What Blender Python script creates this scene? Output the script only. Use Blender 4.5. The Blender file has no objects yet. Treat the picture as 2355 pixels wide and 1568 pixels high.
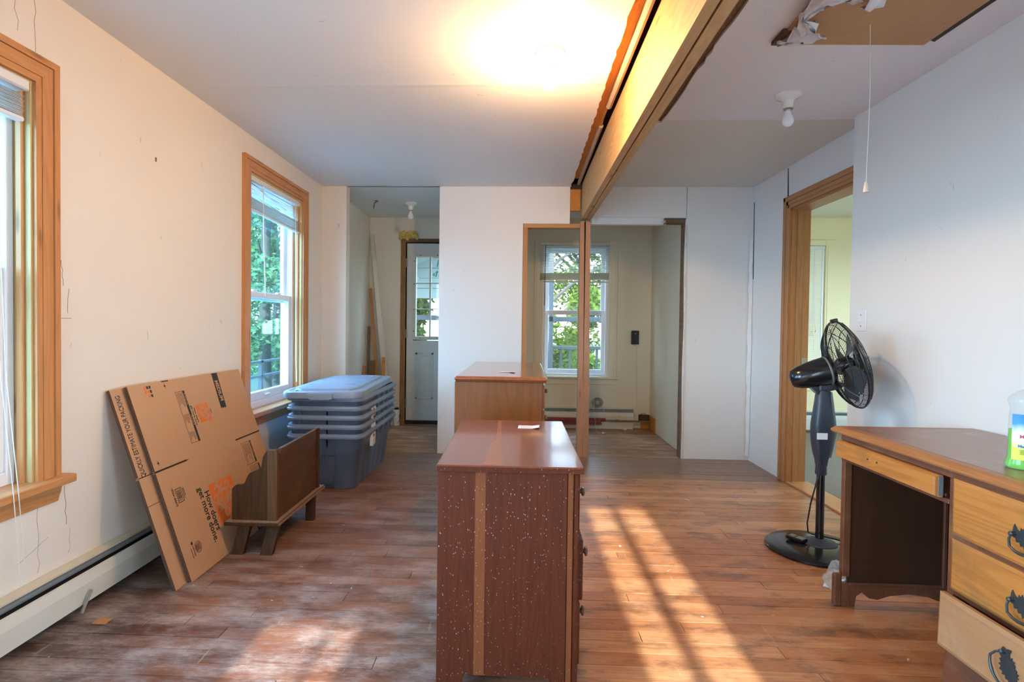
import bpy, bmesh, math, random
from mathutils import Vector, Matrix, Euler
random.seed(7)
R = math.radians
S = bpy.context.scene
COL = S.collection

# ------------------------------------------------------------------ camera
W, H = 2355, 1568
FPX, CX, CY, YAW, PITCH, ROLL, CAMH = 1280.0, 1135.66, 774.15, -0.041759, 0.020682, -0.012355, 1.1835
def cam_axes():
    fw0 = Vector((math.sin(YAW), math.cos(YAW), 0)); r0 = Vector((math.cos(YAW), -math.sin(YAW), 0)); d0 = Vector((0, 0, -1))
    fw = math.cos(PITCH)*fw0 + math.sin(PITCH)*d0; d = -math.sin(PITCH)*fw0 + math.cos(PITCH)*d0
    return math.cos(ROLL)*r0 + math.sin(ROLL)*d, -math.sin(ROLL)*r0 + math.cos(ROLL)*d, fw
cd = bpy.data.cameras.new('camera'); cam = bpy.data.objects.new('camera', cd); COL.objects.link(cam)
r_, d_, f_ = cam_axes()
cam.matrix_world = Matrix(((r_.x, -d_.x, -f_.x, 0), (r_.y, -d_.y, -f_.y, 0), (r_.z, -d_.z, -f_.z, CAMH), (0, 0, 0, 1)))
cd.sensor_fit = 'HORIZONTAL'; cd.sensor_width = 36; cd.lens = FPX/W*36
cd.shift_x = (W/2 - CX)/W; cd.shift_y = (CY - H/2)/W; cd.clip_start = .02; cd.clip_end = 300
S.camera = cam

# ------------------------------------------------------------------ world, sun, exposure
SKY = 7.6
wd = bpy.data.worlds.new('sky'); S.world = wd; wd.use_nodes = True
nt = wd.node_tree; nt.nodes.clear()
wo = nt.nodes.new('ShaderNodeOutputWorld'); bg = nt.nodes.new('ShaderNodeBackground')
tc = nt.nodes.new('ShaderNodeTexCoord'); sp = nt.nodes.new('ShaderNodeSeparateXYZ'); rp = nt.nodes.new('ShaderNodeValToRGB')
nt.links.new(tc.outputs['Generated'], sp.inputs[0]); nt.links.new(sp.outputs['Z'], rp.inputs[0])
rp.color_ramp.elements[0].position = 0.0; rp.color_ramp.elements[0].color = (.66, .83, 1.0, 1)
rp.color_ramp.elements[1].position = 0.6; rp.color_ramp.elements[1].color = (.43, .67, 1.0, 1)
nt.links.new(rp.outputs[0], bg.inputs[0]); bg.inputs[1].default_value = SKY; nt.links.new(bg.outputs[0], wo.inputs[0])
sl = bpy.data.lights.new('sun', 'SUN'); so = bpy.data.objects.new('sun', sl); COL.objects.link(so)
sl.energy = 6.0; sl.color = (1.0, .97, .92); sl.angle = R(.9)
SUN_TAN = .40
so.rotation_euler = Vector((0, 1, -SUN_TAN)).to_track_quat('-Z', 'Y').to_euler()
def portal(loc, direction, sx, sy):      # sampling portals in the window openings (they give off no light of their own)
    l = bpy.data.lights.new('window_portal', 'AREA'); l.shape = 'RECTANGLE'; l.size = sx; l.size_y = sy
    l.cycles.is_portal = True
    o = bpy.data.objects.new('window_portal', l); COL.objects.link(o)
    o.location = loc; o.rotation_euler = Vector(direction).to_track_quat('-Z', 'Y').to_euler()
S.view_settings.view_transform = 'Standard'; S.view_settings.look = 'None'
S.view_settings.exposure = 1.38; S.view_settings.gamma = 1.0; S.view_settings.use_curve_mapping = False
BULB_L = 490.0
try:
    S.cycles.max_bounces = 14; S.cycles.diffuse_bounces = 8; S.cycles.transparent_max_bounces = 16
    S.cycles.caustics_reflective = False; S.cycles.caustics_refractive = False; S.cycles.sample_clamp_indirect = 8
except Exception: pass

# ------------------------------------------------------------------ mesh helpers
class MB:
    def __init__(s, M=None): s.bm = bmesh.new(); s.M = M or Matrix()
    def v(s, p): return s.bm.verts.new(s.M @ Vector(p))
    def f(s, vs):
        try: return s.bm.faces.new(vs)
        except ValueError: return None
    def box(s, x0, x1, y0, y1, z0, z1, bev=0, M=None):
        M = s.M @ M if M is not None else s.M
        vs = [s.bm.verts.new(M @ Vector((x, y, z))) for x in (x0, x1) for y in (y0, y1) for z in (z0, z1)]
        fs = [s.f([vs[i] for i in q]) for q in ((0, 1, 3, 2), (4, 6, 7, 5), (0, 4, 5, 1), (2, 3, 7, 6), (0, 2, 6, 4), (1, 5, 7, 3))]
        if bev:
            es = list({e for f in fs for e in f.edges})
            bmesh.ops.bevel(s.bm, geom=es, offset=bev, segments=1, affect='EDGES', profile=.5)
        return s
    def prism(s, pts, axis, a0, a1, bev=0):          # polygon pts in the other two axes (cyclic order), extruded along axis
        def mk(p, a):
            if axis == 0: return (a, p[0], p[1])
            if axis == 1: return (p[0], a, p[1])
            return (p[0], p[1], a)
        A = [s.v(mk(p, a0)) for p in pts]; B = [s.v(mk(p, a1)) for p in pts]; n = len(pts)
        s.f(A); s.f(B[::-1])
        for i in range(n): s.f([A[i], B[i], B[(i+1) % n], A[(i+1) % n]])
        return s
    def loft(s, rings, cap0=True, cap1=True, closed=True):
        L = [[s.v(p) for p in r] for r in rings]; n = len(L[0])
        for a, b in zip(L, L[1:]):
            for i in range(n if closed else n-1): s.f([a[i], a[(i+1) % n], b[(i+1) % n], b[i]])
        if cap0: s.f(L[0][::-1])
        if cap1: s.f(L[-1])
        return s
    def lathe(s, prof, n=20, origin=(0, 0, 0), M=None, cap0=True, cap1=True):      # prof: (radius, z)
        o = Vector(origin); M = M or Matrix()
        rings = []
        for r, z in prof:
            rings.append([tuple(o + (M @ Vector((max(r, 1e-4)*math.cos(2*math.pi*k/n), max(r, 1e-4)*math.sin(2*math.pi*k/n), z)))) for k in range(n)])
        return s.loft(rings, cap0, cap1)
    def tube(s, path, r, n=6):
        path = [Vector(p) for p in path]; rings = []; up = None
        for i, p in enumerate(path):
            t = (path[min(i+1, len(path)-1)] - path[max(i-1, 0)]).normalized()
            if up is None:
                up = Vector((0, 0, 1)) if abs(t.z) < .9 else Vector((1, 0, 0))
            a = t.cross(up).normalized(); up = a.cross(t).normalized()
            rr = r[i] if isinstance(r, (list, tuple)) else r
            rings.append([tuple(p + rr*(math.cos(2*math.pi*k/n)*a + math.sin(2*math.pi*k/n)*up)) for k in range(n)])
        return s.loft(rings)
    def build(s, name, mat, parent=None, smooth=False, normals=True):
        me = bpy.data.meshes.new(name)
        if normals: bmesh.ops.recalc_face_normals(s.bm, faces=s.bm.faces[:])
        s.bm.to_mesh(me); s.bm.free()
        if mat is not None: me.materials.append(mat)
        if smooth:
            for p in me.polygons: p.use_smooth = True
            if smooth != 2:
                try: me.set_sharp_from_angle(angle=R(40))
                except Exception: pass
        o = bpy.data.objects.new(name, me); COL.objects.link(o)
        if parent is not None: o.parent = parent; o.matrix_parent_inverse = parent.matrix_world.inverted()
        return o
def tag(o, label, cat, group=None, kind=None):
    o['label'] = label; o['category'] = cat
    if group: o['group'] = group
    if kind: o['kind'] = kind
    return o
def thing(name, label, cat, loc=(0, 0, 0), group=None, kind=None):
    o = bpy.data.objects.new(name, None); COL.objects.link(o); o.location = loc; o.empty_display_size = .05
    o.matrix_world = Matrix.Translation(loc)
    return tag(o, label, cat, group, kind)
def plabel(o, l): o['label'] = l; return o
def stuff(o): o['kind'] = 'stuff'; return o
def text(body, size, dirv, upv, loc, mat, parent, name='lettering', align='LEFT', ext=.0004, bold=0, sx=1.0):
    c = bpy.data.curves.new(name, 'FONT'); c.body = body; c.size = size; c.extrude = ext; c.align_x = align; c.align_y = 'CENTER'; c.offset = bold
    c.resolution_u = 3
    to = bpy.data.objects.new('tmp', c); COL.objects.link(to); me = bpy.data.meshes.new_from_object(to.evaluated_get(bpy.context.evaluated_depsgraph_get()))
    bpy.data.objects.remove(to); bpy.data.curves.remove(c); me.materials.clear(); me.materials.append(mat); o = bpy.data.objects.new(name, me); COL.objects.link(o)
    d = Vector(dirv).normalized(); u = Vector(upv).normalized(); n = d.cross(u)
    m = Matrix((d*sx, u, n)).transposed().to_4x4(); m.translation = Vector(loc)
    o.parent = parent; o.matrix_world = m
    if parent is not None: o.matrix_parent_inverse = parent.matrix_world.inverted(); o.matrix_basis = m
    return o

# ------------------------------------------------------------------ materials
def new_mat(name):
    m = bpy.data.materials.new(name); m.use_nodes = True; n = m.node_tree; n.nodes.clear()
    out = n.nodes.new('ShaderNodeOutputMaterial'); b = n.nodes.new('ShaderNodeBsdfPrincipled')
    n.links.new(b.outputs[0], out.inputs[0]); return m, n, b, out
def N(n, t, **kw):
    x = n.nodes.new('ShaderNode'+t)
    for k, v in kw.items():
        if k in x.inputs: x.inputs[k].default_value = v
        else: setattr(x, k, v)
    return x
def C4(c): return (c[0], c[1], c[2], 1)
def srgb(r, g, b):
    f = lambda c: (c/255/12.92) if c/255 <= .04045 else ((c/255+.055)/1.055)**2.4
    return (f(r), f(g), f(b))
def ramp(n, pts):
    x = n.nodes.new('ShaderNodeValToRGB'); e = x.color_ramp.elements
    e[0].position, e[0].color = pts[0][0], C4(pts[0][1]); e[1].position, e[1].color = pts[-1][0], C4(pts[-1][1])
    for p, c in pts[1:-1]:
        q = e.new(p); q.color = C4(c)
    return x
def mix(n, fac, a, b, blend='MIX'):
    x = n.nodes.new('ShaderNodeMix'); x.data_type = 'RGBA'; x.blend_type = blend
    for sock, val in ((x.inputs[0], fac), (x.inputs[6], a), (x.inputs[7], b)):
        if isinstance(val, (int, float)): sock.default_value = val
        elif isinstance(val, tuple): sock.default_value = C4(val)
        else: n.links.new(val, sock)
    return x.outputs[2]
def math_(n, op, a, b=None, c=None, clamp=False):
    x = n.nodes.new('ShaderNodeMath'); x.operation = op; x.use_clamp = clamp
    for i, v in enumerate((a, b, c)):
        if v is None: continue
        if isinstance(v, (int, float)): x.inputs[i].default_value = v
        else: n.links.new(v, x.inputs[i])
    return x.outputs[0]
def sstep(n, val, a, b):
    x = n.nodes.new('ShaderNodeMapRange'); x.interpolation_type = 'SMOOTHSTEP'
    n.links.new(val, x.inputs[0]); x.inputs[1].default_value = a; x.inputs[2].default_value = b
    return x.outputs[0]
def noise(n, vec, scale, detail=4, rough=.55, dist=0):
    x = N(n, 'TexNoise'); x.inputs['Scale'].default_value = scale; x.inputs['Detail'].default_value = detail
    x.inputs['Roughness'].default_value = rough; x.inputs['Distortion'].default_value = dist
    if vec is not None: n.links.new(vec, x.inputs['Vector'])
    return x
def bump(n, b, h, strength=.2, dist=.01):
    x = N(n, 'Bump'); x.inputs['Strength'].default_value = strength; x.inputs['Distance'].default_value = dist
    n.links.new(h, x.inputs['Height']); n.links.new(x.outputs[0], b.inputs['Normal'])
def pos(n): return N(n, 'NewGeometry').outputs['Position']
def scaled(n, vec, sc, off=None):
    x = N(n, 'Mapping'); x.inputs['Scale'].default_value = sc; n.links.new(vec, x.inputs['Vector'])
    if off is not None: n.links.new(off, x.inputs['Location'])
    return x.outputs[0]
def flat(name, c, rough=.5, metal=0, spec=.5, coat=0, var=0):
    m, n, b, o = new_mat(name)
    b.inputs['Base Color'].default_value = C4(c); b.inputs['Roughness'].default_value = rough; b.inputs['Metallic'].default_value = metal
    b.inputs['Specular IOR Level'].default_value = spec; b.inputs['Coat Weight'].default_value = coat
    if var:
        nz = noise(n, pos(n), 9, 5); cc = mix(n, nz.outputs[0], tuple(x*(1-var) for x in c), tuple(min(1, x*(1+var)) for x in c))
        n.links.new(cc, b.inputs['Base Color'])
    return m
def paint(name, c, dirt=(.5, .42, .33), amount=.10, rough=.55, texture=.05, scale=130):
    m, n, b, o = new_mat(name); p = pos(n)
    big = noise(n, p, 1.1, 5, .6); sm = noise(n, p, 7, 6, .7)
    k = math_(n, 'MULTIPLY', sstep(n, big.outputs[0], .42, .75), amount)
    c1 = mix(n, k, c, dirt)
    spk = sstep(n, noise(n, scaled(n, p, (3, 3, 1.3)), 8, 3, .5).outputs[0], .735, .76)
    c2 = mix(n, math_(n, 'MULTIPLY', spk, amount*3.0), c1, tuple(x*.45 for x in dirt))
    c3 = mix(n, math_(n, 'MULTIPLY', sm.outputs[0], .06), c2, tuple(x*.8 for x in c))
    n.links.new(c3, b.inputs['Base Color']); b.inputs['Roughness'].default_value = rough
    t = noise(n, p, scale, 3); bump(n, b, t.outputs[0], texture, .004)
    return m
def wood(name, c, dark, axis=1, scale=1.0, rough=.45, coat=0.0, contrast=1.0, knots=0.0, speck=0.0, worn=None, spec=.35):
    m, n, b, o = new_mat(name)
    oi = N(n, 'ObjectInfo'); rnd = math_(n, 'MULTIPLY', oi.outputs['Random'], 23.0)
    cmb = N(n, 'CombineXYZ'); n.links.new(rnd, cmb.inputs[0]); n.links.new(rnd, cmb.inputs[1]); n.links.new(rnd, cmb.inputs[2])
    P = pos(n)
    sc = [9*scale]*3; sc[axis] = .75*scale
    v = scaled(n, P, tuple(sc), cmb.outputs[0])
    a = noise(n, v, 1.6, 3, .5, 1.2); 
    rings = math_(n, 'FRACT', math_(n, 'MULTIPLY', a.outputs[0], 7.0))
    tri = math_(n, 'ABSOLUTE', math_(n, 'SUBTRACT', rings, .5))
    sc2 = [110*scale]*3; sc2[axis] = 3*scale
    g = noise(n, scaled(n, P, tuple(sc2), cmb.outputs[0]), 1.0, 5, .7)
    fac = math_(n, 'ADD', math_(n, 'MULTIPLY', tri, 1.1*contrast), math_(n, 'MULTIPLY', math_(n, 'SUBTRACT', g.outputs[0], .5), 1.0*contrast), clamp=True)
    big = noise(n, v, .5, 2)
    fac2 = math_(n, 'ADD', fac, math_(n, 'MULTIPLY', math_(n, 'SUBTRACT', big.outputs[0], .5), .6), clamp=True)
    col = mix(n, fac2, c, dark)
    if knots:
        vo = N(n, 'TexVoronoi'); vo.inputs['Scale'].default_value = 1.0
        sk = [13]*3; sk[axis] = 2.6
        n.links.new(scaled(n, P, tuple(sk), cmb.outputs[0]), vo.inputs['Vector'])
        kk = math_(n, 'SUBTRACT', 1.0, sstep(n, vo.outputs['Distance'], .05, .17))
        col = mix(n, math_(n, 'MULTIPLY', kk, knots), col, tuple(x*.35 for x in dark))
    if speck:
        reg = sstep(n, noise(n, P, 2.3, 2).outputs[0], .25, .60)
        for sk, d0, d1, t_ in (((90, 90, 50), .06, .17, .72), ((170, 170, 85), .08, .22, .66), ((60, 60, 22), .03, .10, .62)):
            vo = N(n, 'TexVoronoi'); vo.inputs['Scale'].default_value = 1.0; n.links.new(scaled(n, P, sk), vo.inputs['Vector'])
            s1 = math_(n, 'SUBTRACT', 1.0, sstep(n, vo.outputs['Distance'], d0, d1)); sel = sstep(n, N2(n, vo.outputs['Color']), t_, t_+.03)
            col = mix(n, math_(n, 'MULTIPLY', math_(n, 'MULTIPLY', s1, sel), math_(n, 'MULTIPLY', reg, speck)), col, (.50, .38, .36))
    if worn:
        w = sstep(n, noise(n, scaled(n, P, (3, 3, 3)), 2.2, 6, .65).outputs[0], .50, .72)
        col = mix(n, math_(n, 'MULTIPLY', w, worn[1]), col, worn[0])
    n.links.new(col, b.inputs['Base Color']); b.inputs['Roughness'].default_value = rough; b.inputs['Coat Weight'].default_value = coat
    b.inputs['Coat Roughness'].default_value = .08; b.inputs['Specular IOR Level'].default_value = spec
    bump(n, b, g.outputs[0], .12, .003)
    return m
def N2(n, colsock):
    x = N(n, 'SeparateColor'); n.links.new(colsock, x.inputs[0]); return x.outputs[0]
def glass_thin(name, haze=.03, tint=(.96, 1, 1)):
    m = bpy.data.materials.new(name); m.use_nodes = True; n = m.node_tree; n.nodes.clear()
    out = N(n, 'OutputMaterial'); t = N(n, 'BsdfTransparent'); t.inputs[0].default_value = C4(tint); g = N(n, 'BsdfGlossy'); g.inputs['Roughness'].default_value = .02
    fr = N(n, 'LayerWeight'); fc = math_(n, 'ADD', .03, math_(n, 'MULTIPLY', math_(n, 'POWER', fr.outputs['Facing'], 5.0), .35), clamp=True)
    mx = N(n, 'MixShader'); n.links.new(fc, mx.inputs[0]); n.links.new(t.outputs[0], mx.inputs[1]); n.links.new(g.outputs[0], mx.inputs[2])
    d = N(n, 'BsdfDiffuse'); d.inputs[0].default_value = (.75, .82, .85, 1); mx2 = N(n, 'MixShader')
    h = noise(n, pos(n), 3.0, 4); hz = math_(n, 'MULTIPLY', h.outputs[0], haze*2); n.links.new(hz, mx2.inputs[0])
    n.links.new(mx.outputs[0], mx2.inputs[1]); n.links.new(d.outputs[0], mx2.inputs[2]); n.links.new(mx2.outputs[0], out.inputs[0])
    return m
def leafmat(name, c1, c2):
    m = bpy.data.materials.new(name); m.use_nodes = True; n = m.node_tree; n.nodes.clear()
    out = N(n, 'OutputMaterial'); d = N(n, 'BsdfDiffuse'); t = N(n, 'BsdfTranslucent'); mx = N(n, 'MixShader'); mx.inputs[0].default_value = .4
    nz = noise(n, pos(n), 2.2, 5, .7); rp = ramp(n, [(.32, c1), (.68, c2)]); n.links.new(nz.outputs[0], rp.inputs[0])
    n.links.new(rp.outputs[0], d.inputs[0]); n.links.new(rp.outputs[0], t.inputs[0])
    n.links.new(d.outputs[0], mx.inputs[1]); n.links.new(t.outputs[0], mx.inputs[2]); n.links.new(mx.outputs[0], out.inputs[0])
    return m

M = {}
M['wall'] = paint('wall_paint', (.80, .735, .645), amount=.10)
M['wall_cool'] = paint('wall_paint_white', (.80, .80, .79), amount=.07)
M['ceil'] = paint('ceiling_paint', (.74, .74, .73), dirt=(.62, .58, .52), amount=.10, texture=.12, scale=40)
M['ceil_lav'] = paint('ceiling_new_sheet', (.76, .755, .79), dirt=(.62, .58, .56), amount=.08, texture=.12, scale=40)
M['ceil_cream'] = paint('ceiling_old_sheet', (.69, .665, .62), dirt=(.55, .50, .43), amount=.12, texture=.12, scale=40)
M['cream'] = paint('cream_paint', (.74, .68, .54), amount=.16)
M['hallwall'] = paint('hall_paint', (.78, .74, .64), amount=.10)
M['yellow'] = paint('yellow_paint', (.88, .755, .44), amount=.05)
M['popcorn'] = paint('popcorn_ceiling', (.66, .62, .50), amount=.1, texture=1.0, scale=90)
M['pine'] = wood('orange_pine', (.60, .275, .105), (.40, .16, .05), axis=2, scale=.8, contrast=.75, knots=.6, rough=.38)
M['pine_y'] = wood('orange_pine_along', (.60, .275, .105), (.40, .16, .05), axis=1, scale=.8, contrast=.75, knots=.6, rough=.38)
M['pine_x'] = wood('orange_pine_across', (.60, .275, .105), (.40, .16, .05), axis=0, scale=.8, contrast=.75, rough=.38)
M['jambwood'] = wood('yellow_pine_jamb', (.60, .44, .20), (.42, .26, .09), axis=2, scale=.8, contrast=.6, knots=.5, rough=.5)
M['fir_z'] = wood('door_fir', (.46, .22, .09), (.31, .12, .04), axis=2, scale=.8, contrast=.7, rough=.42)
M['fir_y'] = wood('door_fir_head', (.46, .22, .09), (.31, .12, .04), axis=1, scale=.8, contrast=.7, rough=.42)
M['beam'] = wood('spruce_beam', (.56, .35, .16), (.38, .20, .075), axis=1, scale=.75, contrast=.8, knots=.7, rough=.6)
M['oldwood'] = wood('old_brown_lumber', (.22, .13, .075), (.09, .05, .03), axis=1, scale=1, contrast=.9, rough=.8)
M['orangewood'] = wood('orange_old_lumber', (.62, .27, .06), (.42, .15, .03), axis=1, scale=1, contrast=.8, knots=.5, rough=.7)
M['stud'] = wood('stud_lumber', (.50, .28, .17), (.36, .17, .09), axis=2, scale=.9, contrast=.7, knots=1.0, rough=.7)
M['stud_x'] = wood('stud_lumber_head', (.55, .30, .14), (.40, .19, .07), axis=0, scale=.9, contrast=.7, rough=.7)
M['stud_o'] = wood('trimmer_stud', (.50, .24, .09), (.36, .15, .05), axis=2, scale=.9, contrast=.7, rough=.6)
M['rawdoor'] = wood('raw_door_frame', (.36, .20, .09), (.18, .09, .04), axis=2, contrast=1, rough=.8)
M['cherry'] = wood('cherry_top', (.20, .050, .020), (.12, .026, .010), axis=1, scale=.9, contrast=.55, rough=.26, coat=.35)
M['cherry_z'] = wood('cherry_side', (.098, .022, .0085), (.045, .009, .0045), axis=2, scale=.9, contrast=.7, rough=.42, coat=.04, speck=.9, spec=.2)
M['cherry_light'] = wood('cherry_sapwood', (.20, .062, .022), (.13, .034, .012), axis=2, scale=.9, contrast=.5, rough=.42, coat=.04, speck=.8, spec=.2)
M['cherry_lt_top'] = wood('cherry_sapwood_top', (.28, .085, .032), (.22, .06, .022), axis=1, scale=.9, contrast=.5, rough=.30, coat=.3)
M['honey'] = wood('honey_maple_side', (.215, .066, .011), (.105, .028, .005), axis=2, scale=.6, contrast=.6, rough=.35, coat=.25)
M['honey_top'] = wood('honey_maple_top', (.26, .075, .022), (.16, .040, .012), axis=1, scale=.6, contrast=.5, rough=.16, coat=.6)
M['benchwood'] = wood('dark_bench_wood', (.105, .045, .016), (.034, .013, .005), axis=1, scale=1, contrast=.9, rough=.5, worn=((.20, .085, .028), .45), spec=.25)
M['benchwood_z'] = wood('dark_bench_wood_upright', (.085, .034, .010), (.026, .010, .0035), axis=2, scale=1, contrast=.9, rough=.55, spec=.2)
M['benchwood_lt'] = wood('bench_post_wood', (.15, .066, .026), (.06, .024, .010), axis=2, scale=1, contrast=.9, rough=.5, spec=.2)
M['dusty'] = wood('dusty_bench_seat', (.30, .19, .12), (.15, .08, .045), axis=1, scale=1, contrast=.9, rough=.7)
M['deskdark'] = wood('desk_dark_frame', (.16, .060, .030), (.07, .025, .014), axis=2, scale=1, contrast=.7, rough=.4, coat=.1, worn=((.30, .16, .09), .35))
M['deskdark_y'] = wood('desk_dark_rail', (.17, .065, .034), (.08, .028, .016), axis=1, scale=1, contrast=.7, rough=.4, coat=.1, worn=((.32, .18, .11), .35))
M['desktop'] = wood('desk_top', (.25, .115, .055), (.15, .06, .03), axis=1, scale=.8, contrast=.5, rough=.30, coat=.2, worn=((.30, .22, .17), .6))
M['deskedge'] = wood('desk_top_edge', (.40, .17, .06), (.24, .085, .03), axis=1, scale=.8, contrast=.7, rough=.4)
M['maple'] = wood('worn_maple_drawer', (.49, .205, .050), (.25, .088, .020), axis=1, scale=.8, contrast=.8, rough=.38, coat=.15, worn=((.26, .13, .05), .55))
M['maple_pale'] = wood('pale_dusty_maple', (.40, .22, .105), (.29, .14, .06), axis=1, scale=.7, contrast=.4, rough=.5, worn=((.48, .32, .20), .45))
M['ply'] = wood('plywood_hatch', (.47, .27, .13), (.38, .20, .085), axis=0, scale=.6, contrast=.35, rough=.6)
M['kneeback'] = wood('desk_inner_panel', (.060, .026, .013), (.032, .014, .008), axis=2, scale=.7, contrast=.5, rough=.5, spec=.2)
M['vinyl'] = flat('white_vinyl', (.80, .82, .84), .35)
M['slat'] = flat('blind_slat', (.74, .73, .70), .4)
M['slat_warm'] = flat('cream_blind_slat', (.82, .76, .60), .45)
M['cordm'] = flat('white_cord', (.78, .76, .70), .7)
M['trimcream'] = flat('cream_trim', (.72, .66, .52), .45, var=.06)
M['glass'] = glass_thin('window_glass', .02)
M['glass_teal'] = glass_thin('teal_window_glass', .05, (.70, .93, 1.0))
M['glass_hazy'] = glass_thin('hazy_window_glass', .07)
M['heater'] = paint('heater_enamel', (.74, .71, .62), dirt=(.40, .30, .18), amount=.35, rough=.4, texture=.02)
M['heatertop'] = paint('heater_dirty_top', (.66, .60, .46), dirt=(.38, .24, .12), amount=.85, rough=.5, texture=.02)
M['black'] = flat('black_gap', (.012, .013, .015), .6)
M['damper'] = flat('grey_damper', (.22, .26, .28), .4, metal=.4)
M['fanblack'] = flat('black_gloss_plastic', (.010, .011, .014), .16, spec=.6)
M['fangrey'] = flat('dark_blue_plastic', (.035, .045, .065), .35)
M['wire'] = flat('black_wire', (.018, .020, .026), .3, metal=.2)
M['blade'] = flat('smoky_fan_blade', (.06, .07, .085), .25)
M['knob'] = flat('antique_pewter', (.30, .26, .22), .3, metal=.9)
M['bronze'] = flat('dark_bronze', (.040, .050, .056), .40, metal=.25)
M['steel'] = flat('steel_hinge', (.40, .36, .30), .4, metal=.8)
M['tote'] = flat('slate_blue_plastic', (.105, .150, .225), .36)
M['toterim'] = flat('slate_blue_rim', (.20, .26, .36), .30)
M['totelid'] = flat('pale_slate_lid', (.26, .35, .48), .32, var=.12)
M['card'] = None
M['orange'] = flat('orange_print', (.78, .17, .025), .7)
M['ink'] = flat('black_print', (.022, .022, .025), .7)
M['porcelain'] = flat('porcelain', (.80, .79, .76), .18)
M['bulb_off'] = flat('frosted_bulb', (.82, .84, .86), .08)
M['paper'] = flat('white_paper', (.82, .82, .86), .7)
M['penblue'] = flat('violet_ink', (.20, .18, .45), .7)
M['switch'] = flat('switch_plate', (.80, .81, .83), .35)
M['door'] = paint('door_paint', (.66, .69, .70), amount=.12, rough=.4, texture=.02)
M['litebead'] = flat('door_lite_frame', (.72, .70, .62), .4)
M['foam'] = flat('yellow_insulation', (.62, .47, .13), .95, var=.3)
M['carpet'] = None
M['marker'] = flat('green_marker', (.02, .42, .27), .6)
M['bottle_green'] = None
M['red'] = flat('red_metal', (.30, .025, .025), .45)
M['copper'] = flat('dirty_pipe', (.23, .14, .08), .45, metal=.4)
M['outlet'] = flat('rusty_box', (.11, .05, .03), .8)
M['ducts'] = flat('grey_coil', (.30, .31, .29), .5, metal=.3)
M['darkgap'] = flat('dark_cavity', (.05, .035, .025), .9)
M['plaster'] = flat('plaster_edge', (.66, .64, .62), .9)
M['whiteboard'] = paint('white_painted_board', (.78, .75, .66), dirt=(.30, .20, .12), amount=.5, rough=.7)
M['plastic'] = flat('white_torn_plastic', (.70, .70, .73), .45)
M['bark'] = flat('tree_bark', (.055, .045, .035), .9, var=.4)
M['leaf_sun'] = leafmat('sunlit_leaf_tint', (.03, .075, .010), (.17, .23, .03))  # sunlit tone put into the leaf colour
M['leaf_blue'] = leafmat('shade_leaf_tint', (.03, .10, .06), (.16, .26, .10))  # blue sky light put into the leaf colour of the left trees
M['grass'] = flat('lawn', (.035, .06, .015), .9, var=.4)
M['white_ext'] = flat('darkened_white_paint', (.055, .060, .066), .6)  # white paint, its colour darkened against the strong outdoor light
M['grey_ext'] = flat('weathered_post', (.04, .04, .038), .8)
def mk_emit(name, c, s):
    m = bpy.data.materials.new(name); m.use_nodes = True; n = m.node_tree; n.nodes.clear()
    o = N(n, 'OutputMaterial'); e = N(n, 'Emission'); e.inputs[0].default_value = C4(c); e.inputs[1].default_value = s; n.links.new(e.outputs[0], o.inputs[0]); return m
M['bulb_on'] = mk_emit('lit_bulb', (1.0, .60, .27), BULB_L)
def mk_card():
    m, n, b, o = new_mat('kraft_cardboard'); p = pos(n)
    nz = noise(n, p, 260, 3); st = noise(n, scaled(n, p, (2, 240, 2)), 1, 2)
    c = mix(n, nz.outputs[0], srgb(182, 140, 104), srgb(205, 163, 125)); c = mix(n, math_(n, 'MULTIPLY', st.outputs[0], .22), c, srgb(165, 122, 88))
    n.links.new(c, b.inputs['Base Color']); b.inputs['Roughness'].default_value = .85; return m
M['card'] = mk_card()
M['card_edge'] = flat('cardboard_edge', srgb(96, 66, 48), .9)
def mk_carpet():
    m, n, b, o = new_mat('grey_carpet'); p = pos(n); nz = noise(n, p, 320, 4, .8); b2 = noise(n, p, 2, 3)
    c = mix(n, nz.outputs[0], (.19, .145, .10), (.45, .36, .26)); c = mix(n, math_(n, 'MULTIPLY', b2.outputs[0], .4), c, (.20, .16, .11))
    n.links.new(c, b.inputs['Base Color']); b.inputs['Roughness'].default_value = .95; bump(n, b, nz.outputs[0], .8, .01); return m
M['carpet'] = mk_carpet()
def mk_clear(name, c, r, rough=.05, ior=1.35):
    m, n, b, o = new_mat(name); b.inputs['Base Color'].default_value = C4(c); b.inputs['Roughness'].default_value = rough
    b.inputs['Transmission Weight'].default_value = r; b.inputs['IOR'].default_value = ior; return m
M['bottle_clear'] = glass_thin('clear_bottle', .08, (.93, .96, .98))
M['bottle_green'] = mk_clear('green_cleaner', (.26, .95, .03), .4, .1, 1.33)
M['bag'] = glass_thin('clear_plastic_bag', .30, (.95, .95, .95))

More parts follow.
